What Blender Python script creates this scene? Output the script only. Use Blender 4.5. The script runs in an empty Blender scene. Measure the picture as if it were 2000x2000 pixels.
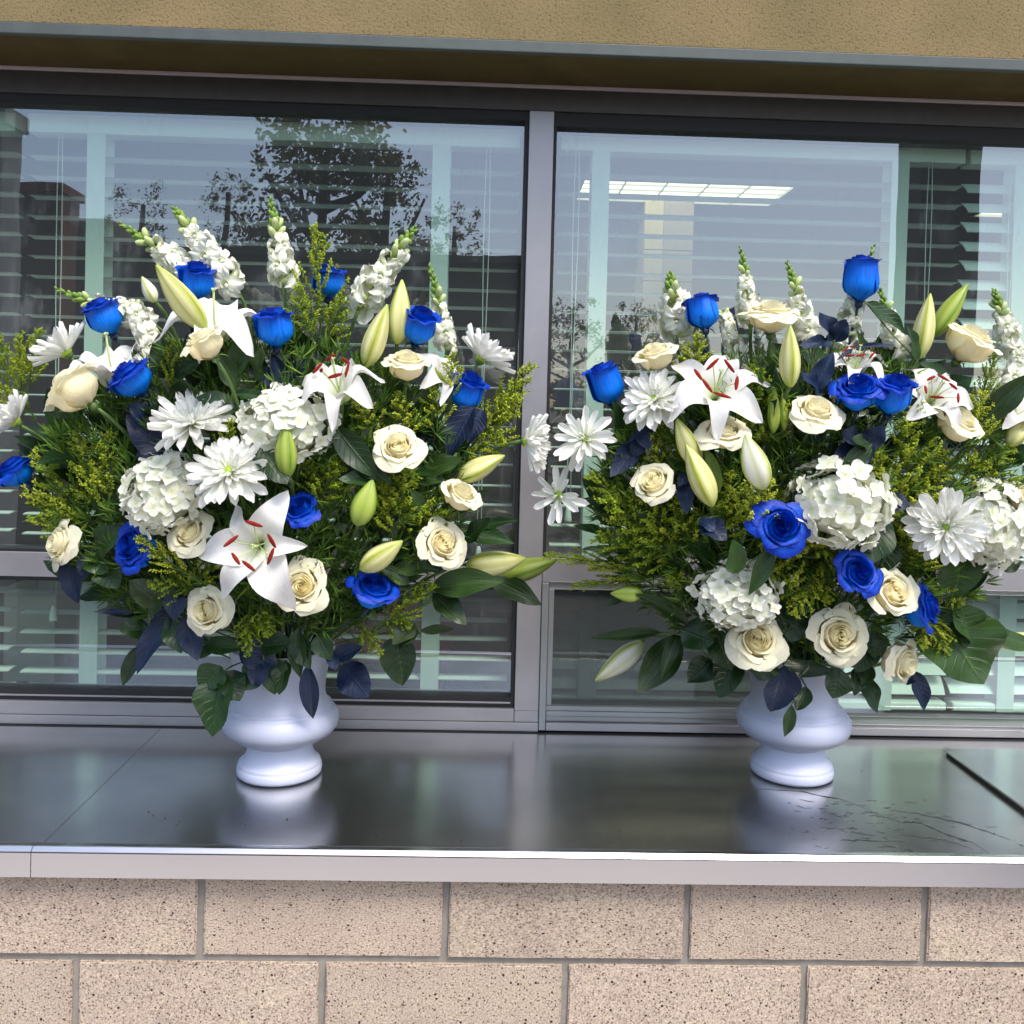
import bpy, bmesh, math, random
from mathutils import Vector, Matrix, Quaternion, noise
random.seed(7)
S = bpy.context.scene
COL = S.collection
V = Vector
PI = math.pi

# ---------------------------------------------------------------- camera
F = 1848.5
YAW, PITCH, ROLL = .03014, .02142, .02565
CAM = V((.44962, -1.5669, .91836)); PPY = 847.65
fwd = V((math.sin(YAW)*math.cos(PITCH), math.cos(YAW)*math.cos(PITCH), -math.sin(PITCH)))
r0 = V((math.cos(YAW), -math.sin(YAW), 0)); u0 = r0.cross(fwd)
RIGHT = r0*math.cos(ROLL) + u0*math.sin(ROLL); UP = -r0*math.sin(ROLL) + u0*math.cos(ROLL)
cd = bpy.data.cameras.new('camera'); cam = bpy.data.objects.new('camera', cd); COL.objects.link(cam)
cam.matrix_world = Matrix(((RIGHT.x, UP.x, -fwd.x, CAM.x), (RIGHT.y, UP.y, -fwd.y, CAM.y), (RIGHT.z, UP.z, -fwd.z, CAM.z), (0, 0, 0, 1)))
cd.sensor_width = 36; cd.lens = F/2000*36; cd.shift_y = (PPY-1000)/2000; cd.clip_start = .05; cd.clip_end = 2000
S.camera = cam

# ---------------------------------------------------------------- world, sun, exposure
SUN_EL, SUN_AZ = math.radians(58), math.radians(150)       # azimuth from +Y clockwise
w = bpy.data.worlds.new('World'); S.world = w; w.use_nodes = True
nt = w.node_tree; nt.nodes.clear()
sky = nt.nodes.new('ShaderNodeTexSky'); sky.sky_type = 'NISHITA'; sky.sun_disc = False
sky.sun_elevation = SUN_EL; sky.sun_rotation = SUN_AZ; sky.dust_density = 2.2; sky.air_density = 1.0; sky.ozone_density = 1.0
bg = nt.nodes.new('ShaderNodeBackground'); bg.inputs['Strength'].default_value = .15
out = nt.nodes.new('ShaderNodeOutputWorld')
nt.links.new(sky.outputs[0], bg.inputs[0]); nt.links.new(bg.outputs[0], out.inputs[0])
sd = bpy.data.lights.new('sun', 'SUN'); sd.energy = 1.5; sd.angle = math.radians(22); sd.color = (1, .955, .89)
so = bpy.data.objects.new('sun', sd); COL.objects.link(so)
sdir = V((math.sin(SUN_AZ)*math.cos(SUN_EL), math.cos(SUN_AZ)*math.cos(SUN_EL), math.sin(SUN_EL)))
so.rotation_euler = sdir.to_track_quat('Z', 'Y').to_euler(); so.location = (0, -3, 6)
S.view_settings.view_transform = 'Standard'; S.view_settings.look = 'None'; S.view_settings.gamma = 1
S.view_settings.exposure = 1.1; S.view_settings.use_curve_mapping = False
S.render.engine = 'CYCLES'
S.cycles.use_denoising = True
S.cycles.max_bounces = 10; S.cycles.transparent_max_bounces = 12; S.cycles.caustics_reflective = False; S.cycles.caustics_refractive = False
S.cycles.sample_clamp_indirect = 6

# ---------------------------------------------------------------- geometry helpers
def ray(px, py): return fwd + RIGHT*((px-1000)/F) - UP*((py-PPY)/F)
def at(px, py, Y):
    d = ray(px, py); return CAM + d*((Y-CAM.y)/d.y)
def atz(px, py, Z):
    d = ray(px, py); return CAM + d*((Z-CAM.z)/d.z)
GLASS_Y = .63
def mirrored(px, py, Y):          # where a thing at depth Y behind the photographer stands if the pane shows it at this spot
    p = at(px, py, 2*GLASS_Y-Y); return V((p.x, Y, p.z))
def m_per_px(p): return (p-CAM).dot(fwd)/F
def cdir(r, u, t): return (RIGHT*r + UP*u - fwd*t).normalized()

class MB:
    def __init__(s): s.v = []; s.f = []; s.uv = []; s.mi = []
    def face(s, idx, uv=None, mi=0):
        s.f.append(idx); s.uv.append(uv or [(0, 0)]*len(idx)); s.mi.append(mi)
    def grid(s, fn, nu, nv, close=False, mi=0):
        b = len(s.v)
        for j in range(nv+1):
            for i in range(nu+1): s.v.append(V(fn(i/nu, j/nv)))
        for j in range(nv):
            for i in range(nu):
                a = b+j*(nu+1)+i
                s.face((a, a+1, a+nu+2, a+nu+1), [(i/nu, j/nv), ((i+1)/nu, j/nv), ((i+1)/nu, (j+1)/nv), (i/nu, (j+1)/nv)], mi)
        return s
    def box(s, x0, x1, y0, y1, z0, z1, mi=0):
        b = len(s.v)
        s.v += [V(p) for p in ((x0,y0,z0),(x1,y0,z0),(x1,y1,z0),(x0,y1,z0),(x0,y0,z1),(x1,y0,z1),(x1,y1,z1),(x0,y1,z1))]
        for q in ((0,3,2,1),(4,5,6,7),(0,1,5,4),(1,2,6,5),(2,3,7,6),(3,0,4,7)):
            s.face(tuple(b+i for i in q), [(0,0),(1,0),(1,1),(0,1)], mi)
        return s
    def tube(s, pts, rad, n=6, mi=0, cap=True):
        pts = [V(p) for p in pts]; b = len(s.v); N = len(pts); ref = None
        for k, p in enumerate(pts):
            t = (pts[min(k+1, N-1)]-pts[max(k-1, 0)]).normalized()
            if ref is None: ref = t.orthogonal().normalized()
            ref = (ref - t*ref.dot(t)).normalized(); c = t.cross(ref)
            r = rad(k/(N-1)) if callable(rad) else rad
            for i in range(n):
                a = 2*PI*i/n; s.v.append(p + (ref*math.cos(a)+c*math.sin(a))*r)
        for k in range(N-1):
            for i in range(n):
                j = (i+1) % n
                s.face((b+k*n+i, b+k*n+j, b+(k+1)*n+j, b+(k+1)*n+i), [(i/n, k/N), ((i+1)/n, k/N), ((i+1)/n, (k+1)/N), (i/n, (k+1)/N)], mi)
        if cap:
            s.face(tuple(b+i for i in range(n))[::-1], None, mi); s.face(tuple(b+(N-1)*n+i for i in range(n)), None, mi)
        return s
    def lathe(s, prof, n=48, mi=0):
        b = len(s.v); N = len(prof)
        for r, z in prof:
            for i in range(n): s.v.append(V((r*math.cos(2*PI*i/n), r*math.sin(2*PI*i/n), z)))
        for k in range(N-1):
            for i in range(n):
                j = (i+1) % n; s.face((b+k*n+i, b+k*n+j, b+(k+1)*n+j, b+(k+1)*n+i), [(i/n,k/N),((i+1)/n,k/N),((i+1)/n,(k+1)/N),(i/n,(k+1)/N)], mi)
        return s
    def blob(s, c, rx, rz, axis=V((0,0,1)), n=6, m=4, mi=0):
        q = V((0,0,1)).rotation_difference(axis); c = V(c)
        def fn(u, v):
            a = 2*PI*u; t = PI*v
            return c + q @ V((rx*math.sin(t)*math.cos(a), rx*math.sin(t)*math.sin(a), -rz*math.cos(t)))
        return s.grid(fn, n, m, mi=mi)
    def octa(s, c, r, h, axis, mi=0):
        b = len(s.v); q = V((0,0,1)).rotation_difference(axis); c = V(c)
        for p in ((r,0,0),(-r*.5,r*.87,0),(-r*.5,-r*.87,0),(0,0,h),(0,0,-h*.6)): s.v.append(c+q@V(p))
        for f in ((0,1,3),(1,2,3),(2,0,3),(1,0,4),(2,1,4),(0,2,4)): s.face(tuple(b+i for i in f), [(.5,.5)]*3, mi)
        return s
    def mesh(s, name, mats, smooth=True, merge=0):
        me = bpy.data.meshes.new(name); me.from_pydata([tuple(p) for p in s.v], [], s.f)
        uvl = me.uv_layers.new(name='UVMap'); flat = []
        for u in s.uv:
            for c in u: flat += [c[0], c[1]]
        uvl.data.foreach_set('uv', flat)
        me.polygons.foreach_set('material_index', s.mi)
        if smooth: me.polygons.foreach_set('use_smooth', [True]*len(s.f))
        for m in (mats if isinstance(mats, (list, tuple)) else [mats]): me.materials.append(m)
        if merge:
            bm = bmesh.new(); bm.from_mesh(me); bmesh.ops.remove_doubles(bm, verts=bm.verts, dist=merge); bm.to_mesh(me); bm.free()
        me.update(); return me
    def build(s, name, mats, parent=None, smooth=True, merge=0, bevel=0):
        o = bpy.data.objects.new(name, s.mesh(name, mats, smooth, merge)); COL.objects.link(o)
        if parent: o.parent = parent
        if bevel:
            bm = bmesh.new(); bm.from_mesh(o.data)
            bmesh.ops.bevel(bm, geom=bm.edges[:], offset=bevel, segments=2, affect='EDGES', profile=.5); bm.to_mesh(o.data); bm.free()
            o.data.polygons.foreach_set('use_smooth', [False]*len(o.data.polygons))
        return o
def tag(o, label, cat, group=None):
    o['label'] = label; o['category'] = cat
    if group: o['group'] = group
    return o
def empty(name, label=None, cat=None, group=None, mat=None):
    o = bpy.data.objects.new(name, None); COL.objects.link(o); o.empty_display_size = .02
    if mat is not None: o.matrix_world = mat
    if label: tag(o, label, cat, group)
    return o
def inst(name, me, parent, mat=None):
    o = bpy.data.objects.new(name, me); COL.objects.link(o); o.parent = parent
    if mat is not None: o.matrix_basis = mat
    return o
def struct(o): o['kind'] = 'structure'; return o
def frame(p, zdir, roll=0, scale=(1, 1, 1)):
    """matrix with local +Z along zdir, local +X kept as level as the picture allows, then rolled"""
    z = zdir.normalized(); x = UP.cross(z)
    if x.length < .15: x = RIGHT.copy()
    x = (x - z*x.dot(z)).normalized(); y = z.cross(x)
    m = Matrix(((x.x,y.x,z.x,p.x),(x.y,y.y,z.y,p.y),(x.z,y.z,z.z,p.z),(0,0,0,1)))
    return m @ Matrix.Rotation(roll, 4, 'Z') @ Matrix.Diagonal((*scale, 1))
def bez(a, b, c, d, n):
    return [a*(1-t)**3 + b*(3*t*(1-t)**2) + c*(3*t*t*(1-t)) + d*t**3 for t in [k/n for k in range(n+1)]]
def lerp(a, b, t): return a+(b-a)*t
def sstep(a, b, x):
    t = max(0, min(1, (x-a)/(b-a))); return t*t*(3-2*t)

# ---------------------------------------------------------------- materials
def mat(name, col=(.5,.5,.5), rough=.5, metal=0, spec=.5, trans=0, tcol=None):
    m = bpy.data.materials.new(name); m.use_nodes = True; t = m.node_tree
    b = t.nodes['Principled BSDF']; b.inputs['Base Color'].default_value = (*col, 1); b.inputs['Roughness'].default_value = rough
    b.inputs['Metallic'].default_value = metal; b.inputs['Specular IOR Level'].default_value = spec
    m['b'] = 1
    return m
def N(m, typ, **kw):
    n = m.node_tree.nodes.new(typ)
    for k, v in kw.items():
        if k.startswith('i_'): n.inputs[int(k[2:]) if k[2:].isdigit() else k[2:].replace('_', ' ')].default_value = v
        else: setattr(n, k, v)
    return n
def L(m, a, b): m.node_tree.links.new(a, b)
def B(m): return m.node_tree.nodes['Principled BSDF']
def ramp(m, fac, stops, interp='LINEAR'):
    r = N(m, 'ShaderNodeValToRGB'); r.color_ramp.interpolation = interp; e = r.color_ramp.elements
    while len(e) < len(stops): e.new(.5)
    for k, (p, c) in enumerate(stops): e[k].position = p; e[k].color = (*c, 1) if len(c) == 3 else c
    L(m, fac, r.inputs[0]); return r.outputs[0]
def mixc(m, fac, a, b, mode='MIX'):
    n = N(m, 'ShaderNodeMix', data_type='RGBA', blend_type=mode)
    for s, v in ((0, fac), (6, a), (7, b)):
        if hasattr(v, 'links'): L(m, v, n.inputs[s])
        else: n.inputs[s].default_value = v if s == 0 else (*v, 1)
    return n.outputs[2]
def math_(m, op, a, b=0):
    n = N(m, 'ShaderNodeMath', operation=op)
    for s, v in ((0, a), (1, b)):
        if hasattr(v, 'links'): L(m, v, n.inputs[s])
        else: n.inputs[s].default_value = v
    return n.outputs[0]
def noise_(m, scale, detail=3, coord='Object', stretch=None, rough=.5):
    tc = N(m, 'ShaderNodeTexCoord'); src = tc.outputs[coord]
    if stretch:
        mp = N(m, 'ShaderNodeMapping'); mp.inputs['Scale'].default_value = stretch; L(m, src, mp.inputs[0]); src = mp.outputs[0]
    n = N(m, 'ShaderNodeTexNoise'); n.inputs['Scale'].default_value = scale; n.inputs['Detail'].default_value = detail; n.inputs['Roughness'].default_value = rough
    L(m, src, n.inputs['Vector']); return n.outputs['Fac']
def bump(m, h, strength=.3, dist=.002):
    b = N(m, 'ShaderNodeBump'); b.inputs['Strength'].default_value = strength; b.inputs['Distance'].default_value = dist
    L(m, h, b.inputs['Height']); L(m, b.outputs[0], B(m).inputs['Normal'])
def uvsep(m):
    tc = N(m, 'ShaderNodeTexCoord'); s = N(m, 'ShaderNodeSeparateXYZ'); L(m, tc.outputs['UV'], s.inputs[0]); return s.outputs[0], s.outputs[1]
def thin(m, col, amount):
    """light passing through a petal or a leaf"""
    t = m.node_tree; tr = N(m, 'ShaderNodeBsdfTranslucent'); mx = N(m, 'ShaderNodeMixShader'); mx.inputs[0].default_value = amount
    if hasattr(col, 'links'): L(m, col, tr.inputs[0])
    else: tr.inputs[0].default_value = (*col, 1)
    L(m, B(m).outputs[0], mx.inputs[1]); L(m, tr.outputs[0], mx.inputs[2]); L(m, mx.outputs[0], t.nodes['Material Output'].inputs[0])

def petal_mat(name, stops, veins=.06, amount=.22, rough=.55, spec=.25, vscale=26):
    m = mat(name, rough=rough, spec=spec); u, v = uvsep(m)
    c = ramp(m, v, stops)
    cb = N(m, 'ShaderNodeCombineXYZ'); L(m, math_(m, 'MULTIPLY', u, vscale), cb.inputs[0]); L(m, math_(m, 'MULTIPLY', v, 3), cb.inputs[1])
    oi = N(m, 'ShaderNodeObjectInfo'); L(m, math_(m, 'MULTIPLY', oi.outputs['Random'], 30), cb.inputs[2])
    n = N(m, 'ShaderNodeTexNoise'); n.inputs['Scale'].default_value = 1; n.inputs['Detail'].default_value = 2; L(m, cb.outputs[0], n.inputs['Vector'])
    hv = N(m, 'ShaderNodeHueSaturation'); L(m, c, hv.inputs['Color'])
    val = math_(m, 'ADD', math_(m, 'MULTIPLY', math_(m, 'SUBTRACT', n.outputs['Fac'], .5), veins*4), math_(m, 'ADD', math_(m, 'MULTIPLY', oi.outputs['Random'], .08), .96))
    L(m, val, hv.inputs['Value']); L(m, hv.outputs[0], B(m).inputs['Base Color'])
    bump(m, n.outputs['Fac'], .25, .004)
    thin(m, hv.outputs[0], amount); return m
M = {}
M['rose_white'] = petal_mat('cream_rose_petal', [(0,(.95,.86,.56)),(.4,(.97,.89,.60)),(.75,(.97,.91,.65)),(1,(.97,.93,.72))], .03, .36)
M['rose_heart'] = petal_mat('cream_rose_heart', [(0,(.97,.84,.48)),(.5,(.98,.90,.60)),(1,(.98,.94,.72))], .03, .5)
M['rose_blue'] = petal_mat('dyed_blue_petal', [(0,(.0,.22,.82)),(.45,(.0,.19,.82)),(.78,(.0,.085,.60)),(1,(.002,.022,.32))], .24, .14, .5, .3)
M['lily'] = petal_mat('white_lily_petal', [(0,(.55,.66,.22)),(.16,(.78,.82,.6)),(.35,(.86,.84,.78)),(1,(.885,.86,.83))], .025, .22, .5, .3, 22)
M['mum'] = petal_mat('white_mum_petal', [(0,(.72,.80,.35)),(.2,(.88,.89,.78)),(1,(.93,.92,.88))], .02, .22, .5)
M['hydrangea'] = petal_mat('white_hydrangea_petal', [(0,(.70,.74,.42)),(.25,(.83,.84,.66)),(1,(.90,.89,.80))], .025, .25, .55)
M['snap'] = petal_mat('snapdragon_petal', [(0,(.55,.66,.22)),(.3,(.80,.84,.52)),(.6,(.88,.89,.70)),(1,(.91,.90,.80))], .03, .25, .55)
M['snap_bud'] = petal_mat('snapdragon_bud', [(0,(.20,.33,.05)),(.5,(.50,.60,.22)),(1,(.72,.76,.42))], .05, .15)
M['green_bud'] = petal_mat('snapdragon_green_bud', [(0,(.10,.20,.03)),(1,(.26,.40,.07))], .05, .1)
def bud_mat(name, rib, side, tip, base):
    m = mat(name, rough=.38, spec=.4); u, v = uvsep(m)
    d = math_(m, 'ABSOLUTE', math_(m, 'SUBTRACT', u, .5))
    n = noise_(m, 9, 3, 'Object', (1, 1, .25))
    d2 = math_(m, 'ADD', d, math_(m, 'MULTIPLY', math_(m, 'SUBTRACT', n, .5), .12))
    c = ramp(m, d2, [(0, tuple(x*.55 for x in rib)), (.045, rib), (.2, side), (.5, tuple(lerp(a, b, .5) for a, b in zip(side, rib)))])
    fade = ramp(m, v, [(0, (1,1,1)), (.14, (.35,.35,.35)), (.3, (0,0,0)), (.8, (0,0,0)), (1, (.9,.9,.9))])
    c = mixc(m, fade, c, base); L(m, c, B(m).inputs['Base Color']); thin(m, c, .12); return m
M['bud_yellow'] = bud_mat('yellow_lily_bud', (.42,.46,.06), (.78,.74,.36), (.6,.6,.1), (.42,.50,.08))
M['bud_green'] = bud_mat('green_lily_bud', (.20,.32,.03), (.42,.50,.09), (.3,.4,.05), (.22,.34,.04))
M['bud_white'] = bud_mat('pale_lily_bud', (.50,.56,.12), (.86,.83,.72), (.8,.8,.5), (.55,.60,.18))
def leaf_mat(name, top, vein, rough=.42, nveins=8, amount=.12, parallel=False):
    m = mat(name, rough=rough, spec=.45); u, v = uvsep(m)
    d = math_(m, 'ABSOLUTE', math_(m, 'SUBTRACT', u, .5))
    if parallel: s = math_(m, 'SINE', math_(m, 'MULTIPLY', u, 2*PI*nveins))
    else: s = math_(m, 'SINE', math_(m, 'MULTIPLY', math_(m, 'SUBTRACT', v, math_(m, 'MULTIPLY', d, .45)), 2*PI*nveins))
    sv = ramp(m, s, [(.80, (0,0,0)), (.99, (1,1,1))])
    mid = ramp(m, d, [(.012, (1,1,1)), (.04, (0,0,0))])
    oi = N(m, 'ShaderNodeObjectInfo')
    n = noise_(m, 7, 4, 'Object')
    hv = N(m, 'ShaderNodeHueSaturation'); hv.inputs['Color'].default_value = (*top, 1)
    L(m, math_(m, 'ADD', math_(m, 'MULTIPLY', oi.outputs['Random'], .7), math_(m, 'ADD', .30, math_(m, 'MULTIPLY', n, .7))), hv.inputs['Value'])
    c = mixc(m, math_(m, 'MULTIPLY', sv, .35), hv.outputs[0], vein); c = mixc(m, math_(m, 'MULTIPLY', mid, .6), c, vein)
    geo = N(m, 'ShaderNodeNewGeometry')
    c = mixc(m, math_(m, 'MULTIPLY', math_(m, 'SUBTRACT', 1, geo.outputs['Backfacing']), .4), c, tuple(x*.7+.02 for x in vein))
    L(m, c, B(m).inputs['Base Color']); bump(m, math_(m, 'ADD', math_(m, 'MULTIPLY', sv, -1), math_(m, 'MULTIPLY', mid, -1)), .35, .01)
    thin(m, c, amount); return m
M['leaf_green'] = leaf_mat('dark_green_leaf', (.014,.044,.008), (.035,.08,.02))
M['leaf_mid'] = leaf_mat('mid_green_leaf', (.030,.078,.010), (.07,.14,.03))
M['leaf_pale'] = leaf_mat('grey_green_leaf', (.055,.080,.032), (.09,.12,.055))
M['leaf_blue'] = leaf_mat('blue_dyed_leaf', (.006,.017,.052), (.012,.035,.10), .5)
M['leaf_lily'] = leaf_mat('lily_leaf', (.024,.056,.010), (.045,.09,.02), .38, 5, .14, True)
M['leaf_light'] = leaf_mat('light_green_leaf', (.16,.26,.03), (.26,.36,.07), .4, 4, .2, True)
M['stem_green'] = mat('green_stem', (.09,.16,.035), .5)
M['stem_blue'] = mat('blue_tinged_stem', (.03,.07,.09), .5)
M['stem_pale'] = mat('pale_green_stem', (.24,.34,.07), .5)
def sol_mat(name, a, b):
    m = mat(name, rough=.6, spec=.2); n = noise_(m, 14, 2); oi = N(m, 'ShaderNodeObjectInfo')
    c = ramp(m, math_(m, 'ADD', math_(m, 'MULTIPLY', n, .7), math_(m, 'MULTIPLY', oi.outputs['Random'], .3)), [(.3, a), (.7, b)])
    L(m, c, B(m).inputs['Base Color']); thin(m, c, .15); return m
M['sol_bud'] = sol_mat('goldenrod_buds', (.23,.34,.018), (.50,.54,.045))
M['sol_leaf'] = sol_mat('goldenrod_leaf', (.075,.15,.018), (.17,.27,.03))
M['needle'] = sol_mat('needle_leaf', (.028,.078,.012), (.080,.16,.022))
m = mat('rust_red_anther', (.30,.016,.010), .85, spec=.1); n = noise_(m, 60); L(m, ramp(m, n, [(.3,(.15,.010,.008)),(.7,(.30,.024,.015))]), B(m).inputs['Base Color']); M['anther'] = m
M['filament'] = mat('pale_green_filament', (.50,.60,.25), .5)
M['disc'] = mat('lime_disc', (.42,.60,.03), .6)

def speckle_block():
    m = mat('split_block', rough=.92, spec=.15)
    tc = N(m, 'ShaderNodeTexCoord'); oi = N(m, 'ShaderNodeObjectInfo')
    add = N(m, 'ShaderNodeVectorMath', operation='ADD'); L(m, tc.outputs['Object'], add.inputs[0])
    sc = N(m, 'ShaderNodeVectorMath', operation='SCALE'); sc.inputs[0].default_value = (7.3, 3.1, 5.7); L(m, oi.outputs['Random'], sc.inputs['Scale']); L(m, sc.outputs[0], add.inputs[1])
    def nz(s, d=2, r=.5):
        n = N(m, 'ShaderNodeTexNoise'); n.inputs['Scale'].default_value = s; n.inputs['Detail'].default_value = d; n.inputs['Roughness'].default_value = r; L(m, add.outputs[0], n.inputs['Vector']); return n.outputs['Fac']
    def vor(s):
        n = N(m, 'ShaderNodeTexVoronoi'); n.inputs['Scale'].default_value = s; L(m, add.outputs[0], n.inputs['Vector']); return n
    base = ramp(m, nz(9, 3), [(.3, (.405,.318,.25)), (.55, (.455,.362,.28)), (.75, (.475,.388,.285))])
    fine = ramp(m, nz(310, 2, .6), [(.30, (.36,.30,.28)), (.46, (.95,.95,.95)), (.56, (1.05,1.05,1.05)), (.70, (1.5,1.46,1.38))])
    base = mixc(m, 1, base, fine, 'MULTIPLY')
    v1 = vor(165); k1 = ramp(m, v1.outputs['Distance'], [(.16, (1,1,1)), (.30, (0,0,0))])
    pick = N(m, 'ShaderNodeSeparateColor'); L(m, v1.outputs['Color'], pick.inputs[0])
    k1 = math_(m, 'MULTIPLY', k1, math_(m, 'GREATER_THAN', pick.outputs[0], .45))
    c = mixc(m, k1, base, (.10,.065,.055))
    v2 = vor(72); k2 = ramp(m, v2.outputs['Distance'], [(.13, (1,1,1)), (.18, (0,0,0))])
    pick2 = N(m, 'ShaderNodeSeparateColor'); L(m, v2.outputs['Color'], pick2.inputs[0])
    k2 = math_(m, 'MULTIPLY', k2, math_(m, 'GREATER_THAN', pick2.outputs[0], .62))
    c = mixc(m, k2, c, (.035,.022,.022))
    v3 = vor(240); k3 = ramp(m, v3.outputs['Distance'], [(.14, (1,1,1)), (.26, (0,0,0))])
    pick3 = N(m, 'ShaderNodeSeparateColor'); L(m, v3.outputs['Color'], pick3.inputs[0])
    c = mixc(m, math_(m, 'MULTIPLY', k3, math_(m, 'GREATER_THAN', pick3.outputs[1], .6)), c, (.50,.44,.40))
    hvb = N(m, 'ShaderNodeHueSaturation'); L(m, c, hvb.inputs['Color']); L(m, math_(m, 'ADD', .93, math_(m, 'MULTIPLY', oi.outputs['Random'], .14)), hvb.inputs['Value']); c = hvb.outputs[0]
    L(m, c, B(m).inputs['Base Color'])
    bump(m, math_(m, 'SUBTRACT', nz(260, 3, .6), math_(m, 'ADD', k1, k2)), .6, .0015); return m
M['block'] = speckle_block()
m = mat('grey_mortar', rough=.95, spec=.1); n = noise_(m, 35, 5, rough=.65); L(m, ramp(m, n, [(.3,(.22,.20,.17)),(.7,(.31,.285,.245))]), B(m).inputs['Base Color']); bump(m, noise_(m, 300, 3), .5, .001); M['mortar'] = m
m = mat('tan_stucco', rough=.95, spec=.1)
n1 = noise_(m, 5, 4); n2 = noise_(m, 190, 4, rough=.65); c = ramp(m, n1, [(.3,(.20,.158,.078)),(.7,(.265,.195,.10))])
c = mixc(m, 1, c, ramp(m, n2, [(.30,(.45,.42,.38)),(.45,(1,1,1)),(.7,(1.12,1.1,1.05))]), 'MULTIPLY'); L(m, c, B(m).inputs['Base Color']); bump(m, n2, .8, .003); M['stucco'] = m
m = mat('brown_soffit_paint', rough=.9, spec=.1); n = noise_(m, 12, 4); L(m, ramp(m, n, [(.3,(.10,.07,.03)),(.7,(.13,.092,.04))]), B(m).inputs['Base Color']); bump(m, noise_(m, 200, 3), .3, .002); M['soffit'] = m
def metal(name, col, rough, met, sc=(1, 1, 1), amp=.1, nscale=30):
    m = mat(name, col, rough, met); n = noise_(m, nscale, 4, 'Object', sc)
    L(m, ramp(m, n, [(.3, tuple(c*(1-amp) for c in col)), (.7, tuple(min(1, c*(1+amp)) for c in col))]), B(m).inputs['Base Color'])
    L(m, math_(m, 'ADD', rough-.06, math_(m, 'MULTIPLY', n, .12)), B(m).inputs['Roughness']); return m
M['trim'] = metal('galvanised_trim', (.085,.098,.092), .6, .3)
M['alu'] = metal('anodised_aluminium', (.36,.345,.355), .42, .55, (1,1,1), .08, 8)
M['alu_dark'] = metal('aluminium_sash', (.30,.31,.31), .40, .55, (1,1,1), .08, 8)
M['lit_edge'] = mat('pale_lit_edge', (.62,.54,.52), .8)  # pale colour paints the lit edge on top of the head rail
M['alu_shaded'] = metal('shaded_head_rail', (.085,.078,.078), .5, .4)  # shade under the soffit put into the colour; same aluminium as the frame
M['gasket'] = mat('black_rubber', (.010,.010,.011), .6)
M['steel_edge'] = metal('stainless_edge', (.70,.68,.665), .20, 1, (.3,6,6), .04, 40)
def counter_mat():
    m = mat('stainless_top', (.46,.465,.455), .2, 1); 
    n = noise_(m, 60, 4, 'Object', (1, .12, 1)); n2 = noise_(m, 6, 5)
    L(m, ramp(m, n2, [(.3, (.64,.62,.59)), (.7, (.78,.76,.72))]), B(m).inputs['Base Color'])
    L(m, math_(m, 'ADD', .15, math_(m, 'ADD', math_(m, 'MULTIPLY', n, .06), math_(m, 'MULTIPLY', n2, .07))), B(m).inputs['Roughness'])
    wv = noise_(m, 3.2, 2); bump(m, math_(m, 'ADD', math_(m, 'MULTIPLY', wv, 1), math_(m, 'MULTIPLY', n, .003)), .12, .02); return m
M['counter'] = counter_mat()
m = mat('white_plastic', (.66,.68,.86), .42, spec=.45); n = noise_(m, 14, 3); L(m, ramp(m, n, [(.3,(.74,.76,.92)),(.7,(.79,.81,.95))]), B(m).inputs['Base Color']); c0 = B(m).inputs['Base Color'].links[0].from_socket; tcv = N(m, 'ShaderNodeTexCoord'); vv = N(m, 'ShaderNodeTexVoronoi'); vv.inputs['Scale'].default_value = 55; L(m, tcv.outputs['Object'], vv.inputs['Vector']); sp = N(m, 'ShaderNodeSeparateColor'); L(m, vv.outputs['Color'], sp.inputs[0]); kk = math_(m, 'MULTIPLY', ramp(m, vv.outputs['Distance'], [(.05,(1,1,1)),(.10,(0,0,0))]), math_(m, 'GREATER_THAN', sp.outputs[0], .93)); L(m, mixc(m, kk, c0, (.30,.28,.30)), B(m).inputs['Base Color']); bump(m, noise_(m, 26, 4), .10, .004); thin(m, (.66,.68,.86), .08); M['vase'] = m
m = mat('wet_film', (.03,.03,.03), .06, spec=.35); M['water'] = m
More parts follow.
